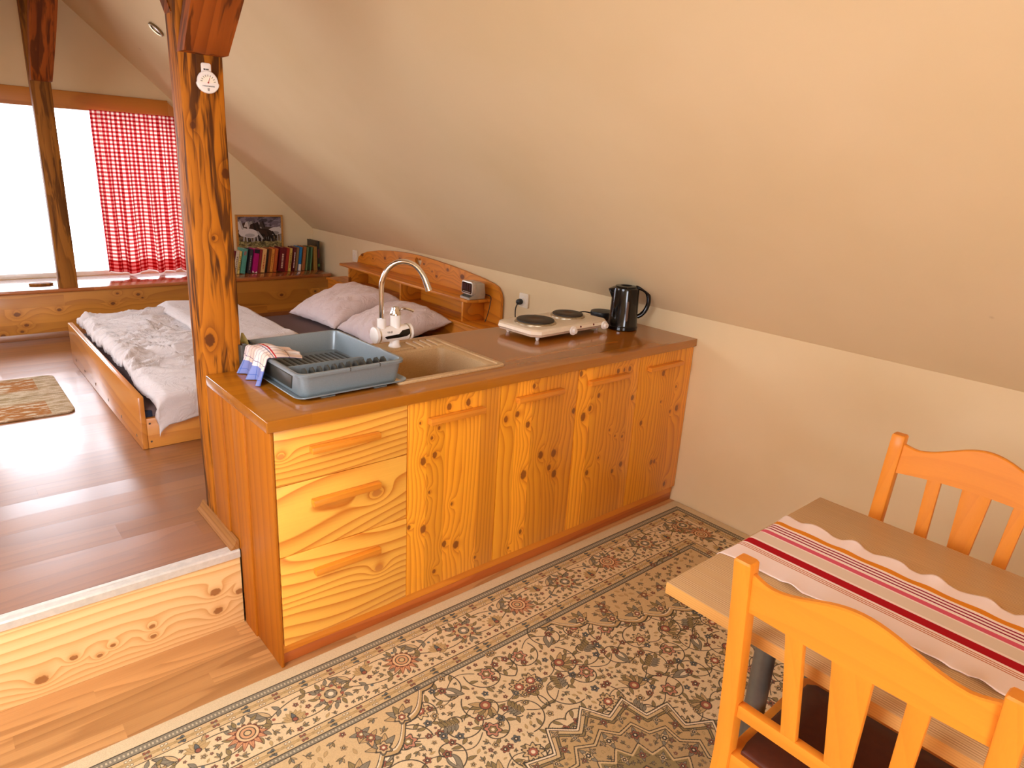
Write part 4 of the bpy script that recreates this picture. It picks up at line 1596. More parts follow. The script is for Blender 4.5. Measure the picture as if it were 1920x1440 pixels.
# alarm clock on the headboard shelf
p = thing('alarm_clock', 'silver digital alarm clock on the right end of the headboard shelf', 'clock', (2.07, 1.675, 0.8205), rz=math.radians(-4))
bm = bmesh.new()
prof_c = [(-0.075, 0.0), (0.05, 0.0), (0.055, 0.03), (0.045, 0.10), (0.02, 0.112), (-0.035, 0.112), (-0.038, 0.03), (-0.075, 0.012)]
prism(bm, prof_c, lambda u, v, h: (u, h, v), -0.058, 0.058, bev=0.006, seg=3)
O('housing', bm, plain('silver_plastic', srgb(186, 176, 160), 0.3, 0.3), p, local=True)
bm = bmesh.new()
prism(bm, rrect(-0.068, 0.068, 0.030, 0.116, 0.018), lambda u, v, h: (h - 0.06 + 0.12 * (v - 0.03) * 0.2, u, v), 0.0, 0.03, bev=0.004)
sc_ = O('screen_surround', bm, plain('silver_rim', srgb(214, 204, 190), 0.25, 0.3), p, local=True)
bm = bmesh.new()
prism(bm, rrect(-0.058, 0.058, 0.039, 0.107, 0.012), lambda u, v, h: (h - 0.0612 + 0.12 * (v - 0.03) * 0.2, u, v), 0.0, 0.004)
O('display', bm, plain('dark_red_display', srgb(30, 10, 8), 0.12, 0, 0.5), sc_, local=True)
bm = bmesh.new()
for yy in (-0.045, -0.034, -0.016, -0.005, 0.012, 0.023, 0.036, 0.047):
    box(bm, -0.0620 + 0.024 * 0.65, -0.0608 + 0.024 * 0.45, yy - 0.002, yy + 0.002, 0.058, 0.098)
bmesh.ops.translate(bm, verts=bm.verts, vec=(-0.0125, 0, 0))
O('screen_reflections', bm, plain('red_reflection_colour', srgb(84, 26, 20), 0.4), sc_, local=True)  # reddish reflections on the screen, put in as dull red bars
bm = bmesh.new()
for k in range(7):
    box(bm, -0.0610, -0.0596, -0.045 + k * 0.013, -0.037 + k * 0.013, 0.045, 0.048)
O('display_print', bm, M['white'], sc_, local=True)
for k in range(6):
    bm = bmesh.new()
    hexa(bm, [(-0.072, -0.05 + 0.0175 * k, 0.012), (-0.05, -0.05 + 0.0175 * k, 0.020), (-0.05, -0.038 + 0.0175 * k, 0.020), (-0.072, -0.038 + 0.0175 * k, 0.012),
              (-0.072, -0.05 + 0.0175 * k, 0.017), (-0.05, -0.05 + 0.0175 * k, 0.026), (-0.05, -0.038 + 0.0175 * k, 0.026), (-0.072, -0.038 + 0.0175 * k, 0.017)])
    O('button', bm, M['metal_grey'], p, local=True)
bm = bmesh.new()
tube(bm, bez([(0.05, -0.02, 0.03), (0.075, -0.085, 0.02), (0.06, -0.105, -0.03), (0.05, -0.10, -0.09), (0.04, -0.085, -0.1490)], 8), 0.0028, 8)
O('power_cord', bm, M['black'], p, local=True)

# wall sockets
def socket(label, y, z, hh, ww, n=1):
    p = thing('wall_socket', label, 'socket', (W - 0.0005, y, z))
    bm = bmesh.new()
    prism(bm, rrect(y - ww / 2, y + ww / 2, z - hh / 2, z + hh / 2, 0.008), YZ, W - 0.0005, W - 0.014, bev=0.003)
    O('cover_plate', bm, M['socket'], p)
    bm = bmesh.new()
    lathe(bm, [(0.020, W - 0.0155), (0.024, W - 0.0155), (0.024, W - 0.0135), (0.020, W - 0.0135)], (0, y, z), 24, 'x', cap=False)
    O('socket_ring', bm, M['white'], p)
    return p


socket('cream wall socket left of the bed headboard', 3.515, 0.855, 0.10, 0.08)
socket('cream wall socket with a black plug behind the hotplate', 1.30, 0.862, 0.092, 0.085)
p = thing('power_plug', 'black plug with a cord pushed into the wall socket above the counter', 'plug', (W - 0.015, 1.318, 0.85))
bm = bmesh.new()
lathe(bm, [(0.017, 0.0), (0.020, -0.012), (0.017, -0.030), (0.008, -0.036)], (W - 0.016, 1.318, 0.852), 20, 'x')
O('plug_body', bm, M['black'], p)
bm = bmesh.new()
tube(bm, bez([(W - 0.045, 1.318, 0.846), (W - 0.06, 1.32, 0.80), (W - 0.045, 1.325, 0.70), (W - 0.02, 1.33, 0.60), (W - 0.012, 1.335, 0.45)], 8), 0.0036, 8)
O('plug_cord', bm, M['black'], p)

# ================================================================== COUNTER
SX = [0.0242, 0.5011, 0.9244, 1.3581, 1.7708, W - 0.002]
ZB = 0.0854
YF = 0.013
Z1c = 0.8605
DEPTH = 0.545


def carcass(parent, x0, x1):
    bm = bmesh.new()
    for (a, b) in ((x0 + 0.001, x0 + 0.017), (x1 - 0.017, x1 - 0.001)):
        box(bm, a, b, YF + 0.0215, DEPTH, ZB, 0.715 if 0.53 < a < 1.01 else Z1c)
    box(bm, x0 + 0.017, x1 - 0.017, YF + 0.0215, DEPTH, ZB, ZB + 0.016)
    box(bm, x0 + 0.017, x1 - 0.017, DEPTH - 0.008, DEPTH, ZB + 0.016, Z1c)
    O('carcass', bm, M['carcass'], parent)


def bar_handle(x0, x1, zt, zb_, parent, label=None):
    bm = bmesh.new()
    box(bm, x0, x1, -0.014, YF - 0.0004, zb_, zt, 0.0035, 2)
    O('handle', bm, M['handle'], parent)


# drawer cabinet with its boarded side panel
p = thing('drawer_cabinet', 'pine kitchen cabinet with three drawers at the left end of the counter', 'cabinet', (0.26, 0.28, 0.0))
carcass(p, SX[0], SX[1])
bm = bmesh.new()
ys_ = [(YF, 0.2195, 0.0125), (0.220, 0.4095, 0.0065), (0.410, D - 0.001, 0.0010)]
for (a, b, xo) in ys_:
    zlow = 0.0005
    if a > 0.35:
        zlow = PZ + 0.0005
    if b > YS and a < YS:
        box(bm, xo, 0.0225, a, YS - 0.0075, zlow, Z1c, 0.0015, 2)
        box(bm, xo, 0.0225, YS - 0.007, b, PZ + 0.007, Z1c, 0.0015, 2)
    else:
        box(bm, xo, 0.0225, a, b, zlow, Z1c, 0.0015, 2)
O('side_panel', bm, M['counterside'], p)
DR = [(0.6725, 0.8585, 0.788, 0.766, ((0.10, 0.02, 0.008),)), (0.4205, 0.6705, 0.604, 0.581, ((0.135, 0.355, 0.013),)), (ZB, 0.4185, 0.347, 0.324, ((0.17, 0.36, 0.012),))]
for k, (za, zb_, ht, hb_, kn) in enumerate(DR):
    bm = bmesh.new()
    yo = -0.004 if k == 2 else 0.0
    box(bm, SX[0] + 0.001, SX[1] - 0.0015, YF + yo, YF + 0.020, za, zb_, 0.002, 2)
    mt_ = wood('flat_sawn_drawer_pine', srgb(252, 192, 80), srgb(202, 106, 18), 'x', K=(12, 20, 22)[k], lin=(42, 26, 22)[k], freq=2.6, line=1.0, sharp=2.6, bstr=0.03, tint=0.05, rough=0.34, coat=0.35,
               knots=tuple((u, w, r) for (w, u, r) in [(q[1], q[0], q[2]) for q in kn]), knotcol=srgb(206, 136, 62), seed=(1.7, 5.2, 9.6)[k], stretch=0.28)
    dr = O('drawer', bm, mt_, p, origin=(SX[0], 0, za))
    bar_handle(0.136, 0.383, ht, hb_, dr)

KN = {1: [(0.178, 0.733, 0.0097), (0.265, 0.735, 0.01), (0.104, 0.626, 0.0052), (0.068, 0.543, 0.0116), (0.118, 0.556, 0.0091), (0.135, 0.659, 0.0052), (0.098, 0.41, 0.0046), (0.203, 0.331, 0.0048), (0.173, 0.166, 0.0097), (0.23, 0.143, 0.0127), (0.074, 0.263, 0.012), (0.011, 0.291, 0.0066), (0.128, 0.06, 0.0069), (0.33, 0.05, 0.0051), (0.053, 0.695, 0.0038)],
      2: [(0.174, 0.743, 0.0072), (0.092, 0.638, 0.0093), (0.032, 0.628, 0.0091), (0.153, 0.58, 0.0102), (0.419, 0.59, 0.0093), (0.239, 0.425, 0.0128), (0.317, 0.415, 0.013), (0.296, 0.353, 0.01), (0.329, 0.315, 0.0132), (0.147, 0.357, 0.0149), (0.152, 0.088, 0.0077), (0.087, 0.03, 0.0046)],
      3: [(0.013, 0.754, 0.0091), (0.258, 0.729, 0.0088), (0.3, 0.728, 0.0065), (0.339, 0.728, 0.009), (0.141, 0.633, 0.0079), (0.382, 0.58, 0.01), (0.09, 0.581, 0.0095), (0.051, 0.549, 0.0141), (0.24, 0.446, 0.0041), (0.284, 0.407, 0.0042), (0.337, 0.393, 0.0051), (0.181, 0.321, 0.0049), (0.111, 0.263, 0.0098), (0.291, 0.225, 0.0085), (0.35, 0.247, 0.0103)],
      4: [(0.069, 0.702, 0.0076), (0.189, 0.666, 0.0104), (0.338, 0.459, 0.0118), (0.285, 0.45, 0.0063), (0.058, 0.434, 0.0095), (0.181, 0.196, 0.0099), (0.207, 0.194, 0.0082), (0.197, 0.518, 0.0044), (0.309, 0.578, 0.0054), (0.32, 0.037, 0.0094)]}
HD = {1: (0.584, 0.833, 0.795, 0.770), 2: (1.002, 1.255, 0.798, 0.775), 3: (1.418, 1.676, 0.801, 0.778), 4: (1.828, 2.084, 0.803, 0.782)}
LB = {1: 'pine cupboard with one door right beside the drawers', 2: 'pine cupboard with one door, second from the drawers, marked by a knot cluster',
      3: 'pine cupboard with one door and three small knots in a row above its handle', 4: 'pine cupboard with one door standing against the knee wall'}
for k in (1, 2, 3, 4):
    x0, x1 = SX[k], SX[k + 1]
    p = thing('base_cabinet', LB[k], 'cabinet', ((x0 + x1) / 2, 0.28, ZB), 'base cabinets under the worktop')
    carcass(p, x0, x1)
    bm = bmesh.new()
    box(bm, x0 + 0.0015, x1 - 0.0015, YF, YF + 0.020, ZB, 0.8585, 0.002, 2)
    md = wood('glued_knotty_pine_door', srgb(244, 164, 38), srgb(190, 94, 8), 'z', sw=0.078 + 0.004 * k, across=0, K=8, lin=40, freq=5, knots=KN[k], line=0.8, sharp=2.6, bstr=0.05, tint=0.13, rough=0.34, coat=0.35,
              knotcol=srgb(78, 38, 16), seed=k * 3.1, stretch=0.10)
    d = O('door', bm, md, p, origin=(x0, 0, ZB))
    h_ = HD[k]
    bar_handle(h_[0], h_[1], h_[2], h_[3], d)

p = thing('kitchen_plinth', 'long two-tone pine plinth board along the foot of the counter', 'plinth', (1.1, 0.05, 0.0))
bm = bmesh.new()
box(bm, SX[0], W - 0.003, 0.028, 0.046, 0.0425, ZB - 0.001, 0.001)
O('upper_board', bm, M['plinthlight'], p)
bm = bmesh.new()
box(bm, SX[0], W - 0.003, 0.030, 0.046, 0.0005, 0.0420, 0.001)
O('lower_board', bm, M['plinthdark'], p)

# worktop with a notch for the post and a cut-out for the sink
YB = 0.668
bm = bmesh.new()
xr = W - 0.001
hole = rrect(0.545, 1.0, 0.135, 0.585, 0.03, 4)
outl = [(0.0, 0.0), (xr, 0.0), (xr, YB), (0.137, YB), (0.137, D - 0.0015), (0.0, D - 0.0015)]
prism(bm, outl, XY, CT - 0.0385, CT, holes=[hole])
es = []
for e in bm.edges:
    if len(e.link_faces) == 2 and e.calc_face_angle(0) > 1.2:
        c_ = (e.verts[0].co + e.verts[1].co) / 2
        if c_.y < 0.01 or c_.x < 0.01:
            es.append(e)
bmesh.ops.bevel(bm, geom=es, offset=0.0035, segments=3, affect='EDGES', profile=0.5)
O('worktop', bm, M['worktop'], label='long glossy brown wooden worktop over the pine cabinets', cat='worktop')

# sink
p = thing('kitchen_sink', 'beige stone-effect kitchen sink let into the worktop', 'sink', (0.77, 0.36, CT))
SK = (0.524, 1.020, 0.104, 0.612)


def ring(x0, x1, y0, y1, r, z):
    return [(a, b, z) for a, b in rrect(x0, x1, y0, y1, r, 6)]


bm = bmesh.new()
bx0, bx1, by0, by1 = 0.572, 0.972, 0.150, 0.478
loops = [ring(0.548, 0.997, 0.138, 0.582, 0.028, CT - 0.02), ring(0.548, 0.997, 0.138, 0.582, 0.028, CT + 0.0006), ring(*SK, 0.018, CT + 0.0006), ring(*SK, 0.018, CT + 0.007),
         ring(SK[0] + 0.004, SK[1] - 0.004, SK[2] + 0.004, SK[3] - 0.004, 0.016, CT + 0.0105),
         ring(SK[0] + 0.020, SK[1] - 0.020, SK[2] + 0.020, SK[3] - 0.020, 0.014, CT + 0.0105),
         ring(SK[0] + 0.024, SK[1] - 0.024, SK[2] + 0.024, SK[3] - 0.024, 0.014, CT + 0.005),
         ring(bx0 - 0.01, bx1 + 0.01, by0 - 0.008, by1 + 0.008, 0.035, CT + 0.0045),
         ring(bx0, bx1, by0, by1, 0.035, CT - 0.003), ring(bx0 + 0.012, bx1 - 0.012, by0 + 0.012, by1 - 0.012, 0.035, CT - 0.150),
         ring(bx0 + 0.03, bx1 - 0.03, by0 + 0.03, by1 - 0.03, 0.03, CT - 0.165),
         ring(bx0 + 0.06, bx1 - 0.06, by0 + 0.06, by1 - 0.06, 0.03, CT - 0.168)]
loft(bm, loops, cap0=False, cap1=True)
O('basin', bm, M['sink'], p)
bm = bmesh.new()
prism(bm, rrect(0.690, 0.835, 0.490, 0.590, 0.006), XY, CT + 0.002, CT + 0.014, bev=0.002)
O('tap_platform', bm, M['sink'], p)
for k in range(4):
    bm = bmesh.new()
    x = 0.845 + 0.036 * k
    hexa(bm, [(x, 0.487, CT + 0.003), (x + 0.033, 0.487, CT + 0.003), (x + 0.033, 0.582, CT + 0.003), (x, 0.582, CT + 0.003),
              (x + 0.003, 0.490, CT + 0.011), (x + 0.026, 0.490, CT + 0.011), (x + 0.026, 0.580, CT + 0.015), (x + 0.003, 0.580, CT + 0.015)], 0.002)
    O('drain_rib', bm, M['sink'], p)
bm = bmesh.new()
lathe(bm, [(0.0, 0.0), (0.036, 0.001), (0.042, 0.003), (0.042, 0.0)], (0.772, 0.31, CT - 0.1675), 28, cap=False)
O('drain_strainer', bm, M['chrome'], p)

# electric tap
TX, TY = 0.765, 0.535
p = thing('kitchen_tap', 'white electric instant-heating tap with a tall chrome swan-neck spout on the sink', 'tap', (TX, TY, CT + 0.014))
bm = bmesh.new()
lathe(bm, [(0.0265, 0.0), (0.0265, 0.004), (0.0215, 0.010), (0.020, 0.028), (0.0235, 0.040)], (TX, TY, CT + 0.0142), 28)
O('base_column', bm, M['white'], p)
zc = CT + 0.072
x0, x1 = 0.664, 0.842
bm = bmesh.new()
lathe(bm, [(0.030, x0 + 0.020), (0.0335, x0 + 0.022), (0.0335, x1 - 0.022), (0.030, x1 - 0.020)], (0, TY, zc), 36, 'x')
lathe(bm, [(0.0205, 0), (0.0185, 0.02), (0.0185, 0.058)], (0.702, TY, zc + 0.012), 28)
lathe(bm, [(0.026, 0), (0.0225, 0.022), (0.0225, 0.066)], (0.768, TY, zc + 0.012), 28)
body = O('heater_body', bm, M['white'], p)
for (a, s) in ((x0, 1), (x1, -1)):
    bm = bmesh.new()
    lathe(bm, sorted([(0.0295, a), (0.0345, a + s * 0.003), (0.0345, a + s * 0.015)], key=lambda q: q[1]), (0, TY, zc), 36, 'x')
    O('end_cap', bm, M['white'], body)
    bm = bmesh.new()
    lathe(bm, sorted([(0.0345, a + s * 0.0152), (0.0345, a + s * 0.0215)], key=lambda q: q[1]), (0, TY, zc), 36, 'x')
    O('chrome_band', bm, M['chrome'], body)
# black display wrapped on the cylinder
bm = bmesh.new()
low = [(0.697, -0.10), (0.710, -0.42), (0.770, -0.40), (0.806, -0.30), (0.822, 0.02)]
up = [(0.697, -0.08), (0.712, -0.02), (0.766, 0.08), (0.784, 0.50), (0.822, 0.62)]
n = 26
pr = None
for k in range(n + 1):
    xx = 0.700 + (0.822 - 0.700) * k / n
    a0 = float(np.interp(xx, [q[0] for q in low], [q[1] for q in low]))
    a1 = float(np.interp(xx, [q[0] for q in up], [q[1] for q in up]))
    row = []
    for j in range(7):
        a = a0 + (a1 - a0) * j / 6
        row.append(bm.verts.new((xx, TY - 0.0342 * math.cos(a), zc + 0.0342 * math.sin(a))))
    if pr:
        for j in range(6):
            bm.faces.new((pr[j], row[j], row[j + 1], pr[j + 1]))
    pr = row
O('display', bm, M['black_gloss'], body)
tm = text_mesh('Well', 0.013, 0.0003)
place(tm, (1, 0, 0), (0, 0.41, 0.91), (0.724, TY - 0.0335 * math.cos(0.42) - 0.0004, zc + 0.0335 * math.sin(0.42)))
O('lettering', tm, M['metal_grey'], body)
# spout
b_ = math.radians(-38)
dx_, dy_ = math.cos(b_), math.sin(b_)
S0 = Vector((0.702, TY, zc + 0.066))
path = [(0, 0), (0, 0.06), (0, 0.125), (0.004, 0.160), (0.022, 0.203), (0.055, 0.232), (0.095, 0.240), (0.135, 0.226), (0.165, 0.192), (0.184, 0.150), (0.192, 0.128)]
pp = bez([(S0.x + u * dx_, S0.y + u * dy_, S0.z + v) for u, v in path], 6)
bm = bmesh.new()
nn = len(pp)
tube(bm, pp, [0.0105 if i < nn - 16 else 0.0105 + 0.0035 * (i - nn + 16) / 15 for i in range(nn)], 18)
O('spout', bm, M['chrome'], p)
bm = bmesh.new()
lathe(bm, [(0.0225, 0), (0.022, 0.010), (0.0165, 0.022), (0.0145, 0.032), (0.008, 0.034)], (0.768, TY, zc + 0.0785), 28)
tube(bm, bez([(0.775, TY - 0.004, zc + 0.096), (0.795, TY - 0.010, zc + 0.103), (0.815, TY - 0.018, zc + 0.102), (0.840, TY - 0.026, zc + 0.092)], 6), [0.004] * 6 + [0.0055] * 7 + [0.006] * 6, 10)
O('lever_handle', bm, M['chrome'], p)

# dish rack on its tray
RX, RY, RZ = 0.352, 0.372, math.radians(1.0)
tray = thing('drip_tray', 'flat grey plastic drip tray lying on the worktop under the dish rack', 'tray', (RX, RY, CT + 0.0005), rz=RZ)
bm = bmesh.new()
hx, hy = 0.212, 0.268


def rl(ax, ay, r, z):
    return [(a, b, z) for a, b in rrect(-ax, ax, -ay, ay, r, 6)]


loft(bm, [rl(hx - 0.038, hy - 0.03, 0.03, 0.004), rl(hx - 0.034, hy - 0.02, 0.03, 0.004), rl(hx, hy, 0.034, 0.0118), rl(hx, hy, 0.034, 0.0155), rl(hx - 0.005, hy - 0.005, 0.032, 0.0155), rl(hx - 0.022, hy - 0.013, 0.026, 0.0062), rl(hx - 0.06, hy - 0.05, 0.02, 0.0062)])
O('tray_dish', bm, M['rack'], tray, local=True)
for sx_ in (-0.1, 0.1):
    for sy_ in (-1, 1):
        bm = bmesh.new()
        box(bm, sx_ - 0.025, sx_ + 0.025, sy_ * (hy - 0.022) - 0.008, sy_ * (hy - 0.022) + 0.008, 0.0, 0.0038)
        O('tray_foot', bm, M['rack'], tray, local=True)
rack = thing('dish_rack', 'grey plastic dish drainer with a row of plate slots beside the sink', 'dish rack', (RX, RY, CT + 0.0075), rz=RZ)
ax, ay, ht = 0.200, 0.256, 0.083
bm = bmesh.new()
loft(bm, [rl(ax - 0.016, ay - 0.016, 0.03, 0.0), rl(ax - 0.004, ay - 0.004, 0.034, ht - 0.012), rl(ax + 0.0035, ay + 0.0035, 0.036, ht - 0.011), rl(ax + 0.0045, ay + 0.0045, 0.036, ht - 0.003), rl(ax + 0.001, ay + 0.001, 0.034, ht),
          rl(ax - 0.008, ay - 0.008, 0.030, ht), rl(ax - 0.010, ay - 0.010, 0.028, ht - 0.004), rl(ax - 0.021, ay - 0.021, 0.026, 0.008), rl(ax - 0.06, ay - 0.06, 0.02, 0.008)])
O('tub', bm, M['rack'], rack, local=True)
# divider
bm = bmesh.new()
prism(bm, [(-0.180, 0.009), (0.110, 0.009), (0.110, 0.062), (0.106, 0.070), (0.098, 0.073), (-0.184, 0.076)], XZ, -0.125, -0.119, bev=0.001)
O('divider', bm, M['rack'], rack, local=True)
for k in range(12):
    x = -0.155 + k * 0.0272
    bm = bmesh.new()
    prism(bm, [(-0.225, 0.010), (-0.175, 0.010), (-0.175, 0.066), (-0.183, 0.082), (-0.198, 0.087), (-0.212, 0.080), (-0.222, 0.062)], lambda u, v, h: (h, u, v), x - 0.0028, x + 0.0028, bev=0.001)
    O('plate_fin', bm, M['rackdark'], rack, local=True)
# slotted bottom of the big compartment
for k in range(14):
    bm = bmesh.new()
    x = -0.12 + k * 0.0215
    box(bm, x - 0.005, x + 0.005, 0.03, 0.19, 0.0083, 0.0100, 0.0006)
    O('floor_rib', bm, M['rackdark'], rack, local=True)
# cutlery pocket at the back corner, dark panel for the shaded side recess, rim joints
bm = bmesh.new()
prism(bm, rrect(-0.226, -0.168, 0.170, 0.246, 0.008), XY, 0.004, 0.088, holes=[rrect(-0.222, -0.172, 0.174, 0.242, 0.006)])
O('cutlery_pocket', bm, M['rackdark'], rack, local=True)
bm = bmesh.new()
hexa(bm, [(-0.1895, -0.165, 0.012), (-0.180, -0.165, 0.012), (-0.180, 0.08, 0.012), (-0.1895, 0.08, 0.012),
          (-0.1985, -0.195, 0.066), (-0.186, -0.195, 0.066), (-0.186, 0.10, 0.066), (-0.1985, 0.10, 0.066)], 0.003)
O('recess_shade_panel', bm, M['rackdark'], rack, local=True)  # solid dark panel in place of the shade inside a recess
bm = bmesh.new()
for (x_, w_) in ((-0.02, 0.0012), (0.094, 0.0012)):
    box(bm, x_ - w_, x_ + w_, -ay - 0.0052, -ay + 0.008, ht - 0.011, ht + 0.0006)
O('rim_joint', bm, M['rackdark'], rack, local=True)

p = thing('wooden_spatula', 'olive wooden utensil standing upright in the corner of the dish rack', 'utensil', (0.150, 0.59, CT + 0.012))
bm = bmesh.new()
a = Vector((0.168, 0.580, CT + 0.014))
b = Vector((0.153, 0.592, CT + 0.128))
u = (b - a)
loops = []
for k in range(13):
    q = k / 12
    c_ = a + u * q
    w_ = 0.004 + (0.011 * math.sin(PI * min(1, max(0, (q - 0.45) / 0.55)) ** 0.7) if q > 0.45 else 0.0)
    th_ = 0.003 * (1 - 0.5 * q)
    r_ = Vector((0.76, -0.65, 0))
    f_ = Vector((0.65, 0.76, 0))
    loops.append([c_ + r_ * w_, c_ + f_ * th_, c_ - r_ * w_, c_ - f_ * th_])
loft(bm, loops)
O('blade', bm, plain('olive_wood', srgb(176, 150, 72), 0.55, var=0.15), p, sharp=60)

# tea towel over the left rim of the rack
def towel(s, t_):
    """s across (front to back), t_ along: inside the rack -> over the rim -> down outside."""
    y = 0.335 + 0.198 * s
    L = 0.262
    l_ = t_ * L
    rimx, rimz = RX - ax - 0.003, CT + 0.0075 + ht + 0.004
    bul = 0.022 * math.sin(PI * s) ** 0.8
    fold = 0.006 * math.sin(s * 17 + 3 * t_) + 0.004 * math.sin(s * 31 + 1)
    if l_ < 0.125:
        q = (0.125 - l_) / 0.125
        x = rimx + 0.006 + q * (0.100 + 0.035 * math.sin(PI * s * 0.8 + 0.35))
        z = rimz + bul * math.sin(PI * min(1, q * 1.3 + 0.15)) - 0.012 * q * q - 0.006 * (1 - s) * q + 0.4 * fold * q
        y -= 0.025 * q * s
    elif l_ < 0.15:
        a = (l_ - 0.125) / 0.025 * PI / 2
        x = rimx + 0.006 - 0.016 * math.sin(a)
        z = rimz + bul * math.sin(PI * 0.15) * (1 - a / (PI / 2)) * 0.9 + 0.003 - 0.012 * (1 - math.cos(a))
    else:
        q = (l_ - 0.15) / 0.112
        wave = 0.012 * math.sin(s * 2 * PI * 2.6 + 0.4) + 0.006 * math.sin(s * 2 * PI * 5)
        x = rimx - 0.010 - 0.018 * q - (wave + 0.006) * q
        z = rimz - 0.009 - 0.083 * q
        y += 0.022 * (s - 0.3) * q
    return (x, y, z)


bm = bmesh.new()
sheet(bm, towel, 60, 70, 0.0022, lambda a, b: (b * 0.262, a * 0.225))
O('tea_towel', bm, M['towel'], sharp=180, label='white, red and blue checked tea towel draped over the left rim of the dish rack', cat='towel')

# two-plate hob
HX_, HY_, HR = 1.640, 0.474, math.radians(3.0)
hob = thing('electric_hotplate', 'ivory two-plate electric hotplate on the worktop left of the kettle', 'hotplate', (HX_, HY_, CT + 0.0005), rz=HR)


def oct_(ax_, ay_, ch, z):
    return [(-ax_ + ch, -ay_, z), (ax_ - ch, -ay_, z), (ax_, -ay_ + ch, z), (ax_, ay_ - ch, z), (ax_ - ch, ay_, z), (-ax_ + ch, ay_, z), (-ax_, ay_ - ch, z), (-ax_, -ay_ + ch, z)]


bm = bmesh.new()
loft(bm, [oct_(0.25, 0.128, 0.03, 0.018), oct_(0.266, 0.140, 0.034, 0.024), oct_(0.272, 0.145, 0.036, 0.034), oct_(0.274, 0.147, 0.036, 0.036)])
O('base_shell', bm, M['hob_white'], hob, local=True)
bm = bmesh.new()
loft(bm, [oct_(0.274, 0.147, 0.036, 0.0365), oct_(0.271, 0.144, 0.036, 0.050), oct_(0.264, 0.137, 0.034, 0.056), oct_(0.255, 0.128, 0.03, 0.0575)])
O('top_shell', bm, M['hob_white'], hob, local=True)
for k, (x, y, r) in enumerate(((-0.128, 0.004, 0.092), (0.128, 0.024, 0.078))):
    bm = bmesh.new()
    lathe(bm, [(r + 0.010, 0.0), (r + 0.010, 0.004), (r + 0.002, 0.009), (r - 0.002, 0.009), (r - 0.002, 0.0)], (0, 0, 0), 44, cap=False)
    o = O('plate_ring', bm, M['hob_ring'], hob, local=True)
    o.location = (x, y, 0.0576)
    bm = bmesh.new()
    lathe(bm, [(r - 0.003, 0.0), (r, 0.009), (r, 0.015), (r - 0.004, 0.0175), (r * 0.3, 0.0172), (r * 0.26, 0.0155), (0.001, 0.0155)], (0, 0, 0), 44)
    o = O('cooking_plate', bm, M['iron'], hob, local=True)
    o.location = (x, y, 0.0576)
for x in (0.012 - 0.035, 0.214):
    bm = bmesh.new()
    lathe(bm, [(0.011, -0.1695), (0.012, -0.168), (0.0125, -0.156), (0.0205, -0.1555), (0.0215, -0.1475)], (0, 0, 0), 30, 'y')
    o = O('control_knob', bm, M['white'], hob, local=True)
    o.location = (x, 0.0, 0.034)
for x in (0.048 - 0.01, 0.135):
    bm = bmesh.new()
    lathe(bm, [(0.004, -0.1475), (0.006, -0.1440)], (0, 0, 0), 16, 'y')
    o = O('pilot_lamp', bm, M['red_lamp'], hob, local=True)
    o.location = (x, 0.0, 0.045)
for sx_ in (-0.215, 0.215):
    for sy_ in (-0.10, 0.10):
        bm = bmesh.new()
        lathe(bm, [(0.0065, 0.0), (0.0085, 0.006), (0.012, 0.0185)], (sx_, sy_, 0), 16)
        O('foot', bm, M['white'], hob, local=True)
bm = bmesh.new()
tube(bm, bez([(-0.16, 0.145, 0.03), (-0.13, 0.175, 0.015), (-0.06, 0.172, 0.0045), (0.06, 0.178, 0.0045), (0.20, 0.165, 0.0045)], 8), 0.0035, 8)
O('power_cord', bm, M['black'], hob, local=True)

# kettle
KX, KY = 2.014, 0.345
ang = math.radians(-41)
ket = thing('electric_kettle', 'glossy black electric kettle standing on the worktop by the knee wall', 'kettle', (KX, KY, CT + 0.0005), rz=ang)
bm = bmesh.new()
lathe(bm, [(0.074, 0.0), (0.078, 0.004), (0.078, 0.018), (0.075, 0.022), (0.0745, 0.024), (0.071, 0.10), (0.068, 0.20), (0.066, 0.212), (0.058, 0.216)], (0, 0, 0), 48)
O('jug', bm, M['black_gloss'], ket, local=True)
bm = bmesh.new()
lathe(bm, [(0.056, 0.2165), (0.054, 0.222), (0.030, 0.224), (0.026, 0.219), (0.001, 0.219)], (0, 0, 0), 40)
O('lid', bm, M['black_gloss'], ket, local=True)
bm = bmesh.new()
tube(bm, bez([(0.050, 0, 0.215), (0.080, 0, 0.212), (0.112, 0, 0.190), (0.122, 0, 0.145), (0.112, 0, 0.105), (0.092, 0, 0.078), (0.071, 0, 0.066)], 8), 0.0115, 16)
O('handle', bm, M['black_gloss'], ket, local=True)
bm = bmesh.new()
hexa(bm, [(-0.058, -0.022, 0.150), (-0.058, 0.022, 0.150), (-0.066, 0.012, 0.150), (-0.066, -0.012, 0.150),
          (-0.056, -0.030, 0.2155), (-0.056, 0.030, 0.2155), (-0.090, 0.010, 0.203), (-0.090, -0.010, 0.203)], 0.004)
bmesh.ops.recalc_face_normals(bm, faces=bm.faces)
O('spout', bm, M['black_gloss'], ket, local=True)
bm = bmesh.new()
n = 16
pr = None
for k in range(n + 1):
    z = 0.050 + 0.105 * k / n
    r = 0.0745 - (z - 0.024) * 0.0355 + 0.0012
    wv = 0.085 * min(1, math.sqrt(max(0.0, 1 - max(0, abs(k / n - 0.5) - 0.42) ** 2 / 0.0064)))
    row = [bm.verts.new((r * math.cos(-1.50 + wv * j), r * math.sin(-1.50 + wv * j), z)) for j in (-1, -0.5, 0, 0.5, 1)]
    if pr:
        for j in range(4):
            bm.faces.new((pr[j], pr[j + 1], row[j + 1], row[j]))
    pr = row
O('water_window', bm, M['smoked'], ket, local=True)

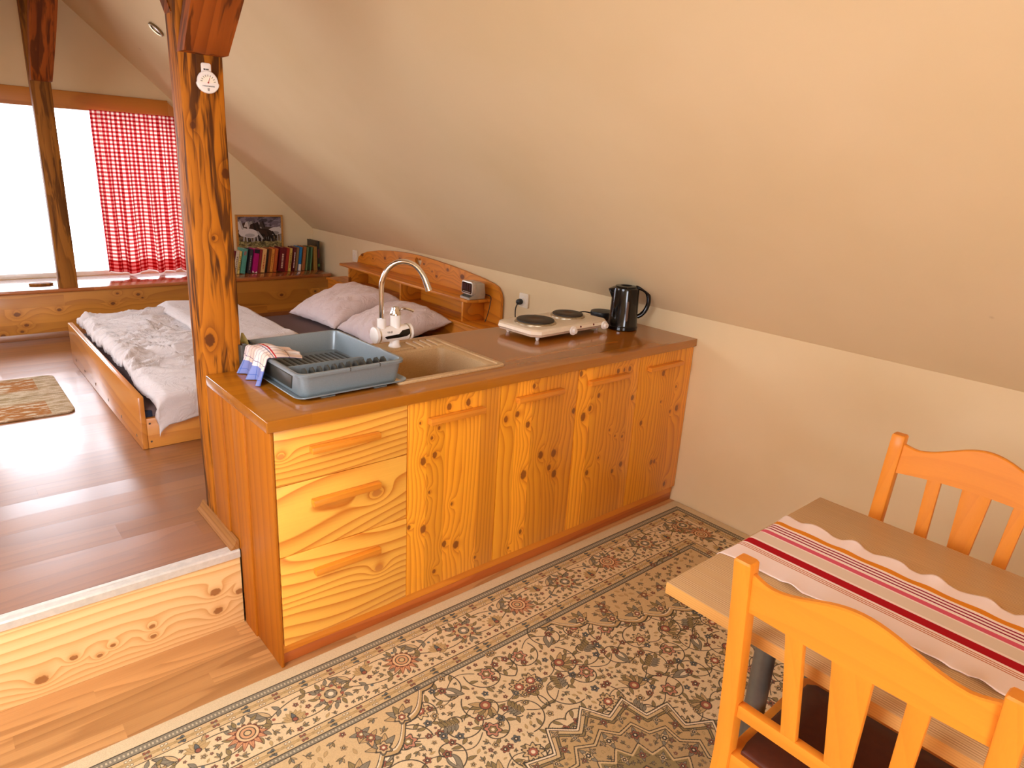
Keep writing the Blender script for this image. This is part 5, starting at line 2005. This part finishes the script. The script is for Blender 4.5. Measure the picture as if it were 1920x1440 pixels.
p = thing('kettle_base', 'round black kettle power base lying behind the kettle', 'kettle base', (2.112, 0.575, CT + 0.0005))
bm = bmesh.new()
lathe(bm, [(0.055, 0.009), (0.062, 0.011), (0.066, 0.03), (0.062, 0.040), (0.020, 0.043)], (2.112, 0.575, CT), 36)
O('base_disc', bm, M['black'], p)
for a in (0.5, 2.6, 4.7):
    bm = bmesh.new()
    lathe(bm, [(0.006, 0.0005), (0.007, 0.0095)], (2.112 + 0.045 * math.cos(a), 0.575 + 0.045 * math.sin(a), CT), 12)
    O('foot', bm, M['black'], p)
bm = bmesh.new()
tube(bm, bez([(2.05, 0.60, CT + 0.028), (2.02, 0.625, CT + 0.034), (1.985, 0.635, CT + 0.028), (1.955, 0.640, CT + 0.005), (1.97, 0.55, CT + 0.0045), (2.02, 0.50, CT + 0.0045), (2.09, 0.46, CT + 0.0045)], 8), 0.0036, 8)
O('power_cord', bm, M['black'], p)

# ================================================================== RUGS
RW, RH = 3.12, 2.20
bm = bmesh.new()
nx_, ny_ = 160, 110


def rugf(s, t_):
    x = 2.181 - RW * s
    y = -0.008 - RH * t_
    e = min(s, 1 - s, t_, 1 - t_)
    z = 0.0075 + 0.0012 * nz3(x * 3, y * 3, 2.0)
    y += 0.004 * nz3(x * 2.2, 0.0, 8.0) * (1 if t_ < 0.5 else -1)
    return (x, y, z)


sheet(bm, rugf, nx_, ny_, -0.0)
f0 = list(bm.faces)
bmesh.ops.reverse_faces(bm, faces=f0)
bm.normal_update()
# sides and underside
bd = [e for e in bm.edges if e.is_boundary]
r_ = bmesh.ops.extrude_edge_only(bm, edges=bd)
for v in [g for g in r_['geom'] if isinstance(g, bmesh.types.BMVert)]:
    v.co.z = 0.0006
for f in bm.faces:
    f.material_index = 0
for f in [g for g in r_['geom'] if isinstance(g, bmesh.types.BMFace)]:
    f.material_index = 1
O('persian_rug', bm, [M['rug'], M['rug_edge']], label='large cream oriental rug with dark floral scrolls on the lower floor', cat='rug', sharp=60)

bm = bmesh.new()
ml, mr, my0, my1 = -0.95, -0.195, 2.14, 2.885
pts = rrect(ml, mr, my0, my1, 0.05, 6)
prism(bm, pts, XY, PZ + 0.0006, PZ + 0.012, bev=0.004)
O('floor_mat', bm, M['mat'], label='small beige and rust bedside mat with rounded corners on the raised floor', cat='mat', origin=((ml + mr) / 2 - 0.0, (my0 + my1) / 2, PZ))

# ================================================================== DINING TABLE, RUNNER, CHAIRS
TXa, TXb, TYa, TYb, TH = 0.514, 1.286, -2.35, -1.099, 0.75
tb = thing('dining_table', 'dining table with a pinstriped beige top and round grey metal legs', 'table', ((TXa + TXb) / 2, (TYa + TYb) / 2, 0.0))
bm = bmesh.new()
box(bm, TXa, TXb, TYa, TYb, TH - 0.030, TH, 0.0015)
for f in bm.faces:
    f.material_index = 0 if f.normal.z > 0.5 else 1
bm.normal_update()
for f in bm.faces:
    f.material_index = 0 if f.normal.z > 0.5 else 1
O('tabletop', bm, [M['table'], M['table_edge']], tb)
for x in (TXa + 0.172, TXb - 0.266):
    for y in (TYa + 0.19, TYb - 0.188):
        bm = bmesh.new()
        lathe(bm, [(0.024, 0.0105), (0.025, 0.02), (0.025, TH - 0.0335), (0.034, TH - 0.0335), (0.034, TH - 0.0305)], (x, y, 0), 28)
        O('leg', bm, M['metal_grey'], tb)

def runner(s, t_):
    """s: wall side -> room side; t_: far end -> near end."""
    x = 1.074 - 0.335 * s
    y = TYb + 0.012 - 1.0 * t_
    ed = abs(s - 0.5) * 2
    wav = 0.007 * ed ** 5 * (math.sin(y * 62) * 0.7 + math.sin(y * 97 + 1.5) * 0.3)
    x += (0.006 if s < 0.5 else -0.004) * ed ** 4 * math.sin(y * 62 + 0.6)
    z = TH + 0.0035 + max(0.0, wav + 0.003 * ed ** 4)
    if t_ < 0.03:
        q = (0.03 - t_) / 0.03
        y = TYb - 0.018 + 0.026 * math.sin(q * PI / 2)
        z = TH + 0.0035 - 0.020 * (1 - math.cos(q * PI / 2)) + max(0.0, wav) * 0.5
    return (x, y, z)


bm = bmesh.new()
sheet(bm, runner, 60, 170, 0.0015, lambda a, b: (a, b))
bmesh.ops.recalc_face_normals(bm, faces=bm.faces)
O('table_runner', bm, M['runner'], sharp=180, label='cream table runner with red, pink and orange stripes along the table', cat='runner')


def chair_parts(root):
    """Built facing +x around the seat centre; origin on the floor under the back."""
    yl = 0.230

    def backx(z):
        return 0.060 - 0.060 * ((z - 0.44) / 0.51) ** 1.35 if z > 0.44 else 0.060 - 0.055 * ((0.44 - z) / 0.44) ** 1.5
    for s in (-1, 1):
        bm = bmesh.new()
        loops = []
        for k in range(25):
            z = 0.0085 + (0.950 - 0.0085) * k / 24
            xc = backx(z)
            w_ = 0.0195
            d_ = 0.0180 if z > 0.2 else 0.015 + 0.003 * z / 0.2
            e_ = 0.005
            yb_ = s * (yl + 0.012 * math.sin(PI * min(1, max(0.0, (z - 0.40) / 0.5))) * 0)
            loops.append([(xc + a, yb_ + b, z) for a, b in rrect(-d_, d_, -w_, w_, e_, 2)])
        top = loops[-1]
        xc = sum(q[0] for q in top) / len(top)
        loops.append([((q[0] - xc) * 0.85 + xc, (q[1] - s * yl) * 0.85 + s * yl, 0.9545) for q in top])
        loft(bm, loops)
        O('back_post', bm, M['beech'], root, local=True)
    # crest rail with an arched top
    bm = bmesh.new()
    n = 30
    loops = []
    for k in range(n + 1):
        q = k / n
        y = -(yl - 0.019) + 2 * (yl - 0.019) * q
        u_ = abs(q - 0.5) * 2
        ztop = 0.920 + 0.052 * (0.5 + 0.5 * math.cos(PI * min(1.0, u_ / 0.86))) + 0.010 * max(0, (u_ - 0.80) / 0.2) ** 1.5
        zbot = 0.840 + 0.010 * (1 - u_ ** 2)
        bow = -0.018 * (1 - u_ ** 2)
        loops.append([(backx(zbot) - 0.011 + bow, y, zbot), (backx(zbot) + 0.011 + bow, y, zbot), (backx(ztop) + 0.0085 + bow, y, ztop - 0.003), (backx(ztop) + 0.005 + bow, y, ztop), (backx(ztop) - 0.005 + bow, y, ztop), (backx(ztop) - 0.0085 + bow, y, ztop - 0.003)])
    loft(bm, loops)
    bmesh.ops.recalc_face_normals(bm, faces=bm.faces)
    O('crest_rail', bm, M['beech_y'], root, local=True)
    bm = bmesh.new()
    box(bm, backx(0.575) - 0.011, backx(0.575) + 0.011, -(yl - 0.019), yl - 0.019, 0.560, 0.592, 0.003)
    O('lower_back_rail', bm, M['beech_y'], root, local=True)
    for (yt_, yb_, wt, wb) in ((0.110, 0.098, 0.0185, 0.0165), (0.0, 0.0, 0.037, 0.024), (-0.110, -0.098, 0.0185, 0.0165)):
        bm = bmesh.new()
        loops = []
        for k in range(13):
            q = k / 12
            z = 0.585 + (0.852 - 0.585) * q
            y = yb_ + (yt_ - yb_) * q
            w_ = wb + (wt - wb) * q
            bow = -0.016 * q * (1 - (yt_ / 0.23) ** 2)
            loops.append([(backx(z) + bow + a, y + b, z) for a, b in rrect(-0.008, 0.008, -w_, w_, 0.003, 2)])
        loft(bm, loops)
        O('back_slat', bm, M['beech'], root, local=True)
    # seat frame, pad, front legs, rails
    bm = bmesh.new()
    so = [(0.050, -0.226), (0.420, -0.232), (0.432, -0.220), (0.432, 0.220), (0.420, 0.232), (0.050, 0.226)]
    prism(bm, so, XY, 0.405, 0.452, bev=0.005)
    O('seat_frame', bm, M['beech_y'], root, local=True)
    bm = bmesh.new()
    si = [(0.066, -0.196), (0.10, -0.202), (0.392, -0.208), (0.408, -0.192), (0.408, 0.192), (0.392, 0.208), (0.10, 0.202), (0.066, 0.196)]
    ci = (0.24, 0.0)
    loft(bm, [[(x, y, 0.4525) for x, y in si], [(x, y, 0.460) for x, y in si], [(ci[0] + (x - ci[0]) * 0.96, y * 0.96, 0.466) for x, y in si], [(ci[0] + (x - ci[0]) * 0.7, y * 0.7, 0.471) for x, y in si]])
    O('seat_pad', bm, M['leather'], root, local=True)
    for s in (-1, 1):
        bm = bmesh.new()
        loops = []
        for k in range(9):
            z = 0.0085 + (0.404 - 0.0085) * k / 8
            w_ = 0.014 + 0.006 * k / 8
            loops.append([(0.405 + a, s * 0.208 + b, z) for a, b in rrect(-w_, w_, -w_, w_, 0.004, 2)])
        loft(bm, loops)
        O('front_leg', bm, M['beech'], root, local=True)
        bm = bmesh.new()
        box(bm, 0.075, 0.390, s * 0.208 - 0.009, s * 0.208 + 0.009, 0.19, 0.22, 0.003)
        O('side_stretcher', bm, M['beech_y'], root, local=True)


near = thing('dining_chair', 'golden beech slat-back chair pushed in at the near side of the table', 'chair', (0.437, -1.552, 0.0), 'chairs at the dining table')
chair_parts(near)
far = near.copy()
C.objects.link(far)
far.location = (1.487, -1.445, 0.0)
far.rotation_euler = (0, 0, PI)
far['label'] = 'beech slat-back chair across the table, with its back to the knee wall'
for ch in list(near.children):
    c_ = ch.copy()
    C.objects.link(c_)
    c_.parent = far
